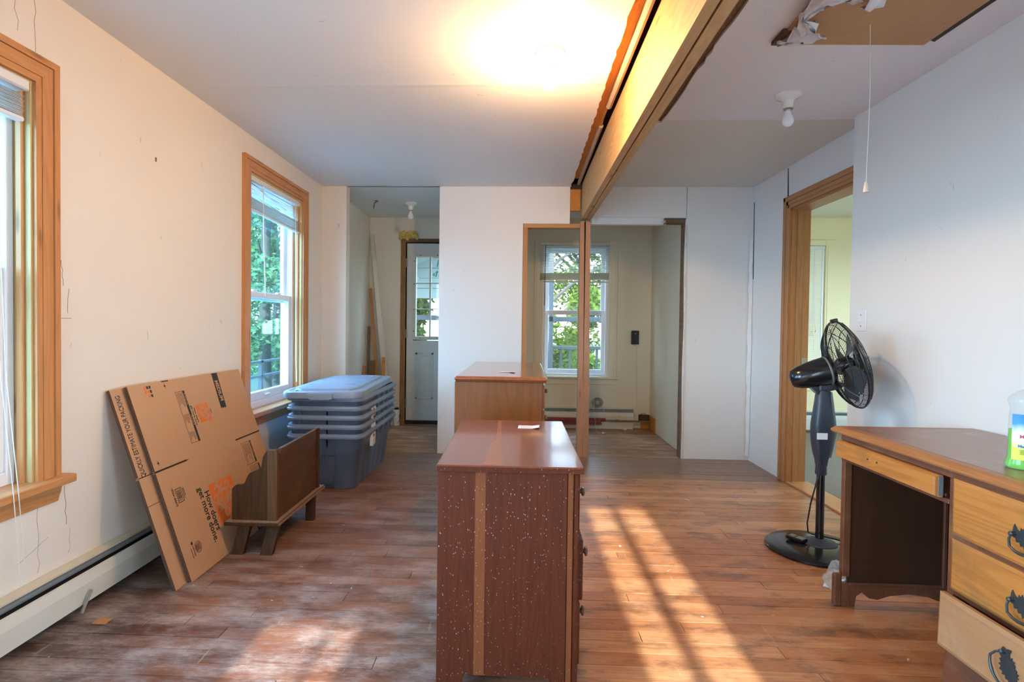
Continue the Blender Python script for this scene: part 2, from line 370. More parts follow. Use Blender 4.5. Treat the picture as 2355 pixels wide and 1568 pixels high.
def mk_floor():
    m, n, b, o = new_mat('old_strip_floor'); p = pos(n)
    sp_ = N(n, 'SeparateXYZ'); wn = noise(n, p, 1.7, 5, .65)
    off = N(n, 'VectorMath'); off.operation = 'SCALE'; n.links.new(wn.outputs['Color'], off.inputs[0]); off.inputs['Scale'].default_value = .9
    ad = N(n, 'VectorMath'); ad.operation = 'ADD'; n.links.new(p, ad.inputs[0]); n.links.new(off.outputs[0], ad.inputs[1])
    sb = N(n, 'VectorMath'); sb.operation = 'SUBTRACT'; n.links.new(ad.outputs[0], sb.inputs[0]); sb.inputs[1].default_value = (.45, .45, .45)
    n.links.new(sb.outputs[0], sp_.inputs[0]); X, Y = sp_.outputs[0], sp_.outputs[1]
    oi = N(n, 'ObjectInfo'); rnd = oi.outputs['Random']
    cmb = N(n, 'CombineXYZ'); rr = math_(n, 'MULTIPLY', rnd, 31.0)
    for i in range(3): n.links.new(rr, cmb.inputs[i])
    grain = noise(n, scaled(n, p, (4, 130, 4), cmb.outputs[0]), 1, 6, .72)
    blot = noise(n, scaled(n, p, (1.6, 3.2, 1)), 2.6, 6, .68)
    # varnished colours: red-brown on the left half, worn tan on the right half
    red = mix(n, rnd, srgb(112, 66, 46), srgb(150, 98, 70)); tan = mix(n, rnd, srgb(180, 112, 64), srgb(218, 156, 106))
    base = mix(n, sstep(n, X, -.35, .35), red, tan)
    base = mix(n, math_(n, 'MULTIPLY', sstep(n, grain.outputs[0], .32, .72), .55), base, srgb(96, 52, 32))
    # dark unvarnished stains
    dk = sstep(n, blot.outputs[0], .49, .64)
    base = mix(n, math_(n, 'MULTIPLY', dk, .60), base, srgb(84, 52, 40))
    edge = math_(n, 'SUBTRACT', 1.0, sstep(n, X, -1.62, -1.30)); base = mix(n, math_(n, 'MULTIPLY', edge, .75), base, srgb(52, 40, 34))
    # dusty traffic wear on the left half and before the back wall
    b2 = noise(n, scaled(n, p, (1.3, 2.6, 1)), 3.1, 8, .72)
    fine = noise(n, scaled(n, p, (9, 24, 9)), 3.0, 8, .8)
    bm2 = math_(n, 'ADD', math_(n, 'ADD', math_(n, 'MULTIPLY', b2.outputs[0], .58), math_(n, 'MULTIPLY', grain.outputs[0], .17)), math_(n, 'MULTIPLY', fine.outputs[0], .25))
    dustL = math_(n, 'MULTIPLY', math_(n, 'SUBTRACT', 1.0, sstep(n, X, -.05, .35)), sstep(n, bm2, .42, .64))
    near = math_(n, 'ADD', .34, math_(n, 'MULTIPLY', math_(n, 'SUBTRACT', 1.0, sstep(n, Y, 2.0, 3.2)), .30))
    base = mix(n, math_(n, 'MULTIPLY', dustL, near), base, srgb(196, 180, 172))
    rightw = math_(n, 'MULTIPLY', sstep(n, X, .0, .5), sstep(n, bm2, .44, .64))
    base = mix(n, math_(n, 'MULTIPLY', rightw, .45), base, srgb(222, 174, 136))
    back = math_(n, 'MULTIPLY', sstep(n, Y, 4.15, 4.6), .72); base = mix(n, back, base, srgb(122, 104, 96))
    # paint drips
    vo = N(n, 'TexVoronoi'); vo.inputs['Scale'].default_value = 5.5; n.links.new(ad.outputs[0], vo.inputs['Vector'])
    dr = math_(n, 'MULTIPLY', math_(n, 'SUBTRACT', 1.0, sstep(n, vo.outputs['Distance'], .035, .06)), sstep(n, N2(n, vo.outputs['Color']), .30, .33))
    base = mix(n, math_(n, 'MULTIPLY', dr, .85), base, srgb(225, 218, 212))
    sc = noise(n, scaled(n, p, (30, 2.2, 1)), 2.0, 3, .4); scr = math_(n, 'MULTIPLY', sstep(n, sc.outputs[0], .70, .73), .35)
    base = mix(n, scr, base, srgb(200, 170, 150))
    n.links.new(base, b.inputs['Base Color'])
    ro = math_(n, 'ADD', .16, math_(n, 'MULTIPLY', b2.outputs[0], .46)); n.links.new(ro, b.inputs['Roughness'])
    b.inputs['Coat Weight'].default_value = .15; b.inputs['Coat Roughness'].default_value = .25
    bump(n, b, grain.outputs[0], .10, .003)
    return m
M['floor'] = mk_floor()
def mk_farfloor():
    m, n, b, o = new_mat('dusty_far_floor'); p = pos(n)
    sp_ = N(n, 'SeparateXYZ'); n.links.new(p, sp_.inputs[0])
    q = math_(n, 'FRACT', math_(n, 'DIVIDE', sp_.outputs[1], .0762)); j = math_(n, 'LESS_THAN', q, .06)
    g = noise(n, scaled(n, p, (1.2, 5, 1)), 2.2, 7, .7)
    c = ramp(n, [(.34, srgb(112, 78, 54)), (.52, srgb(160, 120, 86)), (.72, srgb(200, 184, 170))]); n.links.new(g.outputs[0], c.inputs[0])
    cc = mix(n, math_(n, 'MULTIPLY', j, .45), c.outputs[0], srgb(50, 36, 28))
    n.links.new(cc, b.inputs['Base Color']); b.inputs['Roughness'].default_value = .45; return m
M['farfloor'] = mk_farfloor()

# ------------------------------------------------------------------ room shell
XL, XJ, XD, YB, YF, ZC, YR = -1.807, 1.982, 2.087, 5.07, 6.55, 2.44, -1.20
T = .14
def wall_x(name, x0, x1, y0, y1, holes, mat, label, z1=2.62):      # wall standing along Y; holes: (ya, yb, za, zb)
    mb = MB(); ys = y0
    for (a, b_, za, zb) in sorted(holes):
        mb.box(x0, x1, ys, a, 0, z1)
        if za > 0: mb.box(x0, x1, a, b_, 0, za)
        mb.box(x0, x1, a, b_, zb, z1); ys = b_
    mb.box(x0, x1, ys, y1, 0, z1)
    return tag(mb.build(name, mat), label, 'wall', kind='structure')
def wall_y(name, y0, y1, x0, x1, holes, mat, label, z1=2.62):
    mb = MB(); xs = x0
    for (a, b_, za, zb) in sorted(holes):
        mb.box(xs, a, y0, y1, 0, z1)
        if za > 0: mb.box(a, b_, y0, y1, 0, za)
        mb.box(a, b_, y0, y1, zb, z1); xs = b_
    mb.box(xs, x1, y0, y1, 0, z1)
    return tag(mb.build(name, mat), label, 'wall', kind='structure')
W1 = (1.12, 2.005, .57, 2.065); W2 = (3.675, 4.592, .565, 2.195)
WS = (-1.0, .80, .45, 2.2)
wall_x('wall_left', XL-T, XL, YR-T, YB, [WS, W1, W2], M['wall'], 'long peach-white wall on the left with two orange pine windows')
wall_y('wall_stub', YB, YB+.10, XL-T, -1.58, [], M['wall'], 'short white stub wall past the second pine window')
wall_x('wall_hall_left', -1.95, -1.757, YB+.10, YF, [], M['hallwall'], 'pale green-grey side wall of the hall beside the leaning lumber')
SUNL = (-.96, -.60, .55, .95*SUN_TAN*(2.475-YR)); SUNR = (.47, .83, .55, SUN_TAN*(3.78-YR))
wall_y('wall_rear', YR-T, YR, XL-T, 4.75, [SUNL, SUNR], M['wall'], 'white rear wall behind the viewer with two narrow windows')
wall_x('wall_right', XJ, XJ+.10, YR, 3.41, [(-1.0, 1.0, .45, 2.2)], M['wall_cool'], 'white furred-out wall behind the desk and fan', z1=2.62)
DJ = (3.50, 4.36, 0, 2.10)
wall_x('wall_doorway', XD, XD+.12, 3.20, YB+.12, [DJ], M['wall_cool'], 'white wall pierced by the fir-cased doorway on the right')
mb = MB()
for seg in ((XJ+.10, XD+.12, 3.20, 3.41),): mb.box(XJ+.1, XD, 3.30, 3.41, 0, 2.62)
tag(mb.build('wall_return', M['wall_cool']), 'narrow end of the furred-out wall beside the doorway', 'wall', kind='structure')
# back wall with the torn openings: white stub, header piece, and piece on the right (all drywall)
mb = MB()
mb.box(-.72, .041, YB, YB+.115, 0, 2.62)
mb.box(.041, .462, YB, YB+.115, 2.108, 2.62)
mb.box(.67, 1.50, YB, YB+.115, 2.165, 2.62)
ragged = [(1.50, 0), (1.478, .0), (1.480, .4), (1.473, .62), (1.484, .9), (1.480, 1.25), (1.488, 1.6), (1.490, 2.0), (1.492, 2.108), (1.30, 2.112), (1.28, 2.165), (1.50, 2.165)]
mb.prism([(1.492+.004*math.sin(i*1.9), z) for i, z in enumerate([0, .3, .6, .9, 1.2, 1.5, 1.8, 2.11])] + [(1.5, 2.165), (1.52, 2.165), (1.52, 0)], 1, YB-.001, YB+.012)
mb.box(1.505, XD, YB, YB+.115, 0, 2.62)
tag(mb.build('wall_back', M['wall_cool']), 'white back wall with two framed openings torn through it', 'wall', kind='structure')
mb = MB(); mb.box(-.72, -.60, YB+.115, YF, 0, 2.62)
tag(mb.build('wall_hall_right', M['hallwall']), 'wall between the hall and the far room', 'wall', kind='structure')
mb = MB(); mb.box(1.555, 1.66, YB+.115, YF, 0, 2.62)
tag(mb.build('wall_far_right', M['cream']), 'cream side wall of the far room seen through the opening', 'wall', kind='structure')
FW = (.30, 1.055, .598, 2.12); HD = (-1.325, -.505, 0, 2.15); SW = (2.62, 3.515, .57, 2.14)
wall_y('wall_far_hall', YF, YF+.16, -1.95, -.66, [HD], M['hallwall'], 'cream end wall of the hall around the glazed door')
wall_y('wall_far_room', YF, YF+.16, -.66, 1.60, [FW], M['cream'], 'cream far wall with a white sash window beyond the opening')
wall_y('wall_far_side_room', YF, YF+.16, 1.60, 4.9, [SW], M['yellow'], 'pale yellow wall of the carpeted side room')
wall_x('wall_side_room_left', 2.215, 2.26, YB+.12, YF, [], M['yellow'], 'yellow wall just inside the side room')
wall_x('wall_side_room_right', 4.75, 4.87, 2.9, YF, [(3.6, 5.6, .7, 2.1)], M['yellow'], 'yellow outer wall of the side room')
wall_y('wall_side_room_front', 2.80, 2.90, 2.09, 4.87, [], M['yellow'], 'near wall of the side room')

# ceilings
rng = random.Random(3)
edge = []
y = YR
while y < YB:
    base = .435 + .034*(y-2.187)/(5.1-2.187)
    edge.append((base + rng.uniform(-.006, .006), y)); y += rng.uniform(.03, .09)
mb = MB(); mb.prism([(XL-T, YR)] + edge + [(.469, YB+.02), (XL-T, YB+.02)], 2, ZC, ZC+.03)
tag(mb.build('ceiling', M['ceil']), 'white left ceiling with a ragged torn edge along the beam', 'ceiling', kind='structure')
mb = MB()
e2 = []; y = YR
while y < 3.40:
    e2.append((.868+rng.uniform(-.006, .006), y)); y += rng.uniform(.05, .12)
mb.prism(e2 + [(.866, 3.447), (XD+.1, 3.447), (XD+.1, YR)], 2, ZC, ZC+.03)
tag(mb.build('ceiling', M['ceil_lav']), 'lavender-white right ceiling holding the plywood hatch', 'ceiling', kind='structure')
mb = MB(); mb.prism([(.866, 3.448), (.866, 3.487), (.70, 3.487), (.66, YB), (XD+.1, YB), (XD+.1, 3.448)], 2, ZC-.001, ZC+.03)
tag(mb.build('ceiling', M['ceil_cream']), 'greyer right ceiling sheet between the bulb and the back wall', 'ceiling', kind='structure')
mb = MB(); mb.box(-1.95, -.60, YB, YF, ZC, ZC+.03); tag(mb.build('ceiling', M['ceil']), 'blue-grey ceiling of the small hall', 'ceiling', kind='structure')
mb = MB(); mb.box(-.60, 1.7, YB+.1, YF, ZC, ZC+.03); tag(mb.build('ceiling', M['ceil']), 'ceiling of the far room', 'ceiling', kind='structure')
mb = MB(); mb.box(2.2, 4.9, 2.8, YF+.1, ZC+.02, ZC+.05); tag(mb.build('ceiling', M['popcorn']), 'bumpy textured ceiling of the side room', 'ceiling', kind='structure')
mb = MB(); mb.box(-2.2, 5.1, YR-.3, YF+.3, 2.62, 2.75); tag(mb.build('roof', M['oldwood']), 'boards above the ceilings', 'roof', kind='structure')

for nm_, y0_, x0_, x1_ in (('a', 2.93, -1.7, .44), ('b', 4.42, -.9, .455)):
    mb = MB(); mb.prism([(y0_-.05, ZC+.001), (y0_, ZC-.0018), (y0_+.05, ZC+.001)], 0, x0_, x1_); mb.build('joint_ridge', M['ceil'], bpy.data.objects['ceiling'])
wl = bpy.data.objects['wall_left']
def crack(pts, r=.0011):
    mb = MB(); mb.tube([(XL+.0002, y_, z_) for y_, z_ in pts], r, 4); return mb
mb = MB(); rr = random.Random(77)
def addcrack(y_, z_, dy, dz, n_, r=.0011):
    pts = [(XL+.0004, y_+dy*k/n_+rr.uniform(-.006, .006), z_+dz*k/n_) for k in range(n_+1)]; mb.tube(pts, r*.65, 4)
addcrack(2.02, 2.44, .0, -.26, 7); addcrack(1.92, 2.44, .03, -.22, 6, .0009); addcrack(2.13, 1.42, .02, -.10, 5, .0014); addcrack(2.17, 1.31, .0, -.10, 5, .0013); addcrack(2.12, 1.19, .06, .0, 4, .0012)
addcrack(2.14, .52, .02, -.16, 6, .0015); addcrack(2.02, .50, .005, -.28, 8, .0009); addcrack(1.93, .29, .14, .05, 6, .0008); addcrack(2.17, .34, .0, -.10, 4, .0008)
stuff(mb.build('crack', M['oldwood'], wl))
mb = MB(); mb.box(XL-.002, XL+.0015, 2.708, 2.719, 1.976, 1.997, .0005); mb.build('plaster_chip', M['oldwood'], wl)
# floors
mb = MB(); mb.box(-2.05, 2.2, YR-.2, YB+.02, -.30, -.020)
fl = tag(mb.build('floor', M['darkgap']), 'worn wooden strip floor of the main room', 'floor', kind='structure')
PW = .0762; rngf = random.Random(11); cnt = 0
y = .95
while y < YB:
    y1 = min(y+PW, YB+.012); xx = XL + .02; xr = 2.13 if y > 3.45 else XJ
    segs = []
    xc = xx + rngf.uniform(.3, 1.9)
    while xc < xr-.35: segs.append(xc); xc += rngf.uniform(1.1, 2.5)
    a = XL
    for b_ in segs + [xr]:
        dz = rngf.uniform(-.0012, .0006); gp = rngf.choice((.0009, .0011, .0013, .0024))
        mb = MB(); mb.box(a+.0012, b_-.0012, y+gp, y1-.0012, -.020, dz)
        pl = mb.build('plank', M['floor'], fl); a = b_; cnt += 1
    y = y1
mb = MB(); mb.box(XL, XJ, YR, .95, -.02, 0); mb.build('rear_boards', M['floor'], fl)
mb = MB(); mb.box(-1.95, -.60, YB+.012, YF+.2, -.2, 0); tag(mb.build('floor', M['farfloor']), 'dusty brown hall floor before the glazed door', 'floor', kind='structure')
mb = MB(); mb.box(-.60, 1.66, YB+.015, YF+.2, -.2, -.004); tag(mb.build('floor', M['farfloor']), 'dusty brown floor of the far room', 'floor', kind='structure')
mb = MB(); mb.box(2.215, 4.9, 2.8, YF+.2, -.2, .004); tag(mb.build('floor', M['carpet']), 'grey-brown carpet of the side room', 'floor', kind='structure')

# ------------------------------------------------------------------ windows
def frameX(a0):   # left wall: local x along +Y, local y out of the wall into the room (+X), z up
    return Matrix(((0, 1, 0, XL), (1, 0, 0, a0), (0, 0, 1, 0), (0, 0, 0, 1)))
def frameY(a0, y): # far wall: local x along +X, local y towards the viewer (-Y)
    return Matrix(((1, 0, 0, a0), (0, -1, 0, y), (0, 0, 1, 0), (0, 0, 0, 1)))
def sash(M_, x0, x1, z0, z1, d0, d1, st, rail_b, rail_t, par, name, glassmat):
    mb = MB(M_)
    mb.box(x0, x0+st, d0, d1, z0, z1, .004).box(x1-st, x1, d0, d1, z0, z1, .004)
    mb.box(x0+st, x1-st, d0, d1, z0, z0+rail_b, .004).box(x0+st, x1-st, d0, d1, z1-rail_t, z1, .004)
    s = mb.build(name, M['vinyl'], par)
    g = MB(M_); dm = (d0+d1)/2; g.box(x0+st-.004, x1-st+.004, dm-.003, dm+.003, z0+rail_b-.004, z1-rail_t+.004)
    g.build('pane', glassmat, s)
    return s
def casing_piece(mb, x0, x1, z0, z1, horiz):   # moulded board: thick outer edge, fluted face
    if horiz:
        h = z1-z0
        mb.box(x0, x1, 0, .020, z0, z0+h*.22, .003).box(x0, x1, 0, .015, z0+h*.24, z0+h*.70, .002).box(x0, x1, 0, .026, z0+h*.72, z1, .003)
    else:
        w = x1-x0
        mb.box(x0, x0+w*.22, 0, .020, z0, z1, .003).box(x0+w*.24, x0+w*.70, 0, .015, z0, z1, .002).box(x0+w*.72, x1, 0, .026, z0, z1, .003)
def pine_window(name, M_, w, z0, z1, label, lower=True, meet=None, cw=.095):
    t = thing(name, label, 'window', kind='structure')
    strips = ((0, .25, .016), (.25, .265, .011), (.265, .735, .018), (.735, .75, .012), (.75, 1.0, .024))
    for sgn, xe in ((-1, 0), (1, w)):
        mb = MB(M_)
        for o0, o1, th in strips:
            a, b_ = xe+sgn*o0*cw, xe+sgn*o1*cw
            mb.loft([[(a, d, z0), (b_, d, z0), (b_, d, z1+o1*cw), (a, d, z1+o0*cw)] for d in (0, th)])
        mb.build('casing', M['pine'], t)
    mb = MB(M_)
    for o0, o1, th in strips: mb.loft([[(-o0*cw, d, z1+o0*cw), (w+o0*cw, d, z1+o0*cw), (w+o1*cw, d, z1+o1*cw), (-o1*cw, d, z1+o1*cw)] for d in (0, th)])
    mb.build('head_casing', M['pine_y'], t)
    mb = MB(M_); mb.box(-cw-.035, w+cw+.035, -.10, .060, z0-.028, z0+.004, .004); mb.build('stool', M['pine_y'], t)
    mb = MB(M_); mb.prism([(0, z0-.028), (.028, z0-.028), (.022, z0-.06), (.016, z0-.075), (.010, z0-.098), (0, z0-.098)], 0, -cw, w+cw); mb.build('apron', M['pine_y'], t)
    for a, b_ in ((-.012, .010), (w-.010, w+.012)):
        mb = MB(M_); mb.box(a, b_, -.095, .002, z0, z1); mb.build('jamb', M['jambwood'], t)
        c_ = .010 if a < .1 else w-.024
        mb = MB(M_); mb.box(c_, c_+.014, -.045, -.020, z0, z1, .003); mb.build('stop', M['pine'], t)
    mb = MB(M_); mb.box(.0105, w-.0105, -.095, .0015, z1-.012, z1+.01); mb.build('head_jamb', M['jambwood'], t)
    # white vinyl replacement unit
    F0, F1 = -.16, -.062
    mb = MB(M_); mb.box(.010, .045, F0, F1, z0, z1-.012, .004).box(w-.045, w-.010, F0, F1, z0, z1-.012, .004).box(.045, w-.045, F0, F1, z0, z0+.05, .004).box(.045, w-.045, F0, F1, z1-.05, z1-.012, .004)
    mb.build('vinyl_frame', M['vinyl'], t)
    m_ = meet or (z0+z1)/2
    sash(M_, .045, w-.045, m_-.03, z1-.05, -.145, -.115, .045, .04, .04, t, 'upper_sash', M['glass_teal'])
    s = sash(M_, .045, w-.045, z0+.05, m_+.03, -.105, -.070, .050, .065, .045, t, 'lower_sash', M['glass_teal'])
    mb = MB(M_); mb.box(w*.5-.07, w*.5-.005, -.07, -.052, z0+.075, z0+.090, .003); mb.build('lift_handle', M['vinyl'], s)
    for q in (.28, .72):
        mb = MB(M_); mb.box(w*q-.03, w*q+.03, -.100, -.075, m_+.030, m_+.045, .004); mb.build('sash_lock', M['vinyl'], s)
    return t
fm1 = frameX(W1[0]); w1 = W1[1]-W1[0]
pine_window('window_1', fm1, w1, W1[2], W1[3], 'near pine-cased window at the left edge, heater below it', meet=1.345, cw=.100)
fm2 = frameX(W2[0]); w2 = W2[1]-W2[0]
pine_window('window_2', fm2, w2, W2[2], W2[3], 'pine-cased window behind the blue tote stack', meet=1.375)
portal((XL-.02, (W1[0]+W1[1])/2, 1.32), (1, 0, 0), w1, 1.5); portal((XL-.02, (W2[0]+W2[1])/2, 1.38), (1, 0, 0), w2, 1.63)
portal((XL-.02, -.1, 1.32), (1, 0, 0), 1.8, 1.75); portal((XJ+.05, 0, 1.32), (-1, 0, 0), 2.0, 1.75)
for q in (SUNL, SUNR): portal(((q[0]+q[1])/2, YR-.05, (q[2]+q[3])/2), (0, 1, 0), q[1]-q[0], q[3]-q[2])
# rear windows: frame, muntin, pane
for i, (q, mx, mw, lab) in enumerate(((SUNL, -.708, .024, 'narrow white window in the rear wall, shorter one'), (SUNR, .64, .07, 'narrow white window in the rear wall, taller one'))):
    t = thing('window_%d' % (6+i), lab, 'window', kind='structure'); Y0 = YR
    mb = MB(); mb.box(q[0]-.05, q[0], Y0-.10, Y0+.015, q[2]-.05, q[3]+.05).box(q[1], q[1]+.05, Y0-.10, Y0+.015, q[2]-.05, q[3]+.05)
    mb.box(q[0], q[1], Y0-.10, Y0+.015, q[2]-.05, q[2]).box(q[0], q[1], Y0-.10, Y0+.015, q[3], q[3]+.05).build('window_frame', M['vinyl'], t)
    mb = MB(); mb.box(mx-mw/2, mx+mw/2, Y0-.08, Y0-.05, q[2], q[3]).build('muntin', M['vinyl'], t)
    mb = MB(); mb.box(q[0], q[1], Y0-.068, Y0-.062, q[2], q[3]).build('pane', M['glass'], t)
for nm, x0, x1, ya, yb, lab in (('window_8', XL-.10, XL-.03, WS[0], WS[1], 'plain window added in the left wall behind the viewer for sky light'), ('window_9', XJ+.03, XJ+.08, -1.0, 1.0, 'plain window added in the right wall behind the viewer for sky light')):  # side windows added behind the viewer to let in more sky light
    t = thing(nm, lab, 'window', kind='structure')
    mb = MB(); mb.box(x0, x1, ya, ya+.05, .45, 2.2).box(x0, x1, yb-.05, yb, .45, 2.2).box(x0, x1, ya+.05, yb-.05, .45, .5).box(x0, x1, ya+.05, yb-.05, 2.15, 2.2).box(x0, x1, ya+.05, yb-.05, 1.33, 1.37).build('window_frame', M['vinyl'], t)
    mb = MB(); mb.box((x0+x1)/2-.003, (x0+x1)/2+.003, ya+.05, yb-.05, .5, 2.15).build('pane', M['glass'], t)

# far window (white, in the cream room) and side-room window
def far_window(name, M_, w, z0, z1, meet, label, trim, glass):
    t = thing(name, label, 'window', kind='structure')
    for a, b_ in ((-.105, 0), (w, w+.105)):
        mb = MB(M_); mb.box(a, b_, 0, .018, z0-.03, z1+.065, .003).box(a+.02, b_-.02, .018, .022, z0-.03, z1, .002); mb.build('casing', trim, t)
    mb = MB(M_); mb.box(0, w, 0, .018, z1, z1+.065, .003); mb.build('head_casing', trim, t)
    mb = MB(M_); mb.box(-.125, w+.125, -.05, .055, z0-.055, z0-.03, .004); mb.build('stool', trim, t)
    mb = MB(M_); mb.box(-.105, w+.105, 0, .016, z0-.125, z0-.055, .003); mb.build('apron', trim, t)
    mb = MB(M_); mb.box(0, .03, -.15, .0, z0-.03, z1, .003).box(w-.03, w, -.15, .0, z0-.03, z1, .003).box(.03, w-.03, -.15, 0, z1-.03, z1, .003).box(.03, w-.03, -.15, 0, z0-.03, z0, .003); mb.build('vinyl_frame', M['vinyl'], t)
    sash(M_, .03, w-.03, meet-.02, z1-.03, -.125, -.095, .04, .04, .04, t, 'upper_sash', glass)
    sash(M_, .03, w-.03, z0, meet+.02, -.085, -.055, .035, .045, .055, t, 'lower_sash', glass)
    return t
fm3 = frameY(FW[0], YF); w3 = FW[1]-FW[0]
far_window('window_3', fm3, w3, .63, FW[3], 1.35, 'cream-cased sash window in the far room behind the studs', M['trimcream'], M['glass_hazy'])
fm4 = frameY(SW[0], YF); w4 = SW[1]-SW[0]
far_window('window_4', fm4, w4, SW[2]+.03, SW[3], 1.35, 'side room window covered by a lowered white blind', M['yellow'], M['glass'])
portal(((FW[0]+FW[1])/2, YF+.02, 1.37), (0, -1, 0), w3, 1.5); portal(((SW[0]+SW[1])/2, YF+.02, 1.37), (0, -1, 0), w4, 1.5); portal((4.80, 4.6, 1.4), (-1, 0, 0), 2.0, 1.4)
t = thing('window_5', 'outer side room window added out of view for daylight', 'window', kind='structure')  # unseen window added to light the side room
mb = MB(); mb.box(4.77, 4.85, 3.6, 3.66, .7, 2.1).box(4.77, 4.85, 5.54, 5.6, .7, 2.1).box(4.77, 4.85, 3.66, 5.54, .7, .76).box(4.77, 4.85, 3.66, 5.54, 2.04, 2.1).build('window_frame', M['vinyl'], t)
mb = MB(); mb.box(4.806, 4.812, 3.66, 5.54, .76, 2.04).build('pane', M['glass'], t)

# ------------------------------------------------------------------ blinds
def slat_into(par, M_, x0, x1, d, zl, zr, tilt=0, w=.025, mat=None):
    mb = MB(M_); h = w/2; c, s = math.cos(tilt), math.sin(tilt); n = 5; rings = []
    for x, z in ((x0, zl), (x1, zr)):
        r = []
        for k in range(n):
            q = -h + w*k/(n-1); cz = .0025*(1-(q/h)**2); r.append((x, d+q*c, z+q*s+cz))
        for k in range(n-1, -1, -1):
            q = -h + w*k/(n-1); cz = .0025*(1-(q/h)**2)-.0008; r.append((x, d+q*c, z+q*s+cz))
        rings.append(r)
    mb.loft(rings); return mb.build('slat', mat or M['slat'], par)
# near window blind: raised stack of slats
t = thing('window_blind', 'raised mini blind in the near pine window at the left edge', 'blind')
mb = MB(fm1); mb.box(.02, w1-.018, -.045, .012, 2.018, 2.058, .006); mb.build('headrail', M['slat'], t)
for k in range(13):
    slat_into(t, fm1, .03, w1-.026-.004*(k % 3), -.018+.002*(k % 2), 2.000-.0060*k, 1.998-.0062*k, tilt=.2)
mb = MB(fm1); mb.box(.03, w1-.028, -.034, .000, 1.905, 1.922, .005); mb.build('bottom_rail', M['vinyl'], t)
mb = MB(fm1)
for q, zz in ((w1-.135, .26), (w1-.155, .24)): mb.tube([(q, -.005, 2.02), (q+.004, .0, 1.5), (q-.006, .028, 1.0), (q+.0, .064, .60), (q+.012, .068, .42), (q+.02, .072, zz)], .0016, 5)
mb.build('pull_cord', M['cordm'], t)
# second window blind: crooked
t = thing('window_blind', 'crooked half-raised mini blind in the window behind the blue totes', 'blind')
mb = MB(fm2); mb.box(.015, w2-.015, -.055, -.005, 2.150, 2.190, .005); mb.build('headrail', M['slat'], t)
for k in range(7): slat_into(t, fm2, .02, w2-.02, -.030, 2.135-.013*k, 2.105-.004*k-.012*k, tilt=-.5+.05*k, mat=M['vinyl'])
slat_into(t, fm2, .05, w2-.01, -.030, 2.145, 2.035, tilt=-.3, mat=M['vinyl'])
for k in range(12): slat_into(t, fm2, .018, w2-.012-.004*(k % 2), -.030+.002*(k % 3), 2.038-.0060*k, 2.018-.0066*k, tilt=.22)
mb = MB(fm2); mb.box(.018, w2-.014, -.045, -.012, 0, .016, .004, Matrix(((1, 0, 0, 0), (0, 1, 0, 0), (-.030, 0, 1, 1.952), (0, 0, 0, 1)))); mb.build('bottom_rail', M['vinyl'], t)
mb = MB(fm2); mb.tube([(.235, -.012, 2.17), (.236, -.008, 1.8), (.262, -.004, 1.37)], .0045, 6); mb.build('wand', M['cordm'], t)
mb = MB(fm2)
for q in (w2-.16, w2-.13, w2-.10): mb.tube([(q, -.028, 2.15), (q+.002, -.02, 2.05)], .0015, 4)
for q in (w2-.115, w2-.125): mb.tube([(q, -.006, 2.15), (q+.002, .0, 1.5), (q, .004, .9), (q+.01, .006, .70)], .002, 4)
mb.build('pull_cord', M['cordm'], t)
# far window blind
t = thing('window_blind', 'half-lowered dusty white blind in the far room window behind the studs', 'blind')
mb = MB(fm3); mb.box(-.045, w3+.005, .010, .050, 2.118, 2.160, .005); mb.build('headrail', M['trimcream'], t)
for k in range(16): slat_into(t, fm3, -.04, w3+.002, .030, 2.105-.0195*k, 2.105-.0188*k, tilt=.10)
for k in range(12): slat_into(t, fm3, -.042, w3+.002, .030+.001*(k % 3), 1.793-.0068*k, 1.80-.0066*k, tilt=.3, mat=M['trimcream'])
mb = MB(fm3); mb.box(-.042, w3+.003, .014, .046, 1.69, 1.706, .004); mb.build('bottom_rail', M['trimcream'], t)
mb = MB(fm3)
for q in (.075, .34, .60, .63): mb.tube([(q, .030, 2.12), (q, .030, 1.70)], .0016, 4)
mb.tube([(.57, .05, 2.12), (.574, .053, 1.3), (.592, .07, .56), (.594, .13, .20), (.590, .38, .02), (.635, .40, .010)], .0018, 4)
mb.tube([(.60, .05, 2.12), (.645, .055, 1.2), (.69, .07, .56), (.71, .15, .20), (.745, .16, .10), (.84, .17, .03), (.93, .16, .012)], .0018, 4)
mb.build('pull_cord', M['cordm'], t)
for q_ in ((.645, .40, .012), (.93, .16, .012)):
    mb = MB(fm3); mb.lathe([(.004, 0), (.009, .004), (.010, .025), (.004, .034)], 8, q_, Matrix.Rotation(R(90), 4, 'Y')); mb.build('cord_tassel', M['cordm'], t)
mb = MB(fm3); mb.tube([(.018, .058, 2.12), (.012, .060, 1.42)], .004, 6); mb.build('wand', M['fangrey'], t)
# side room blind, fully lowered
t = thing('window_blind', 'fully lowered white blind in the yellow side room', 'blind')
mb = MB(fm4); mb.box(.0, w4-.01, -.03, .02, 2.095, 2.135, .004); mb.build('headrail', M['slat'], t)
nsl = 66
for k in range(nsl): slat_into(t, fm4, .01, w4-.02, -.005, 2.085-.0228*k, 2.085-.0228*k, tilt=1.15, w=.028, mat=M['slat_warm'])
mb = MB(fm4); mb.box(.01, w4-.02, -.018, .010, .585, .60, .003); mb.build('bottom_rail', M['slat'], t)
mb = MB(fm4)
for q in (w4-.19, w4-.11, .2): mb.tube([(q, .012, 2.1), (q, .012, .6)], .0014, 4)
mb.tube([(w4-.13, .02, 2.1), (w4-.125, .025, 1.30), (w4-.10, .03, 1.18)], .0018, 4); mb.tube([(w4-.13, .02, 2.1), (w4-.14, .025, 1.30), (w4-.125, .03, 1.14)], .0018, 4)
mb.build('pull_cord', M['cordm'], t)
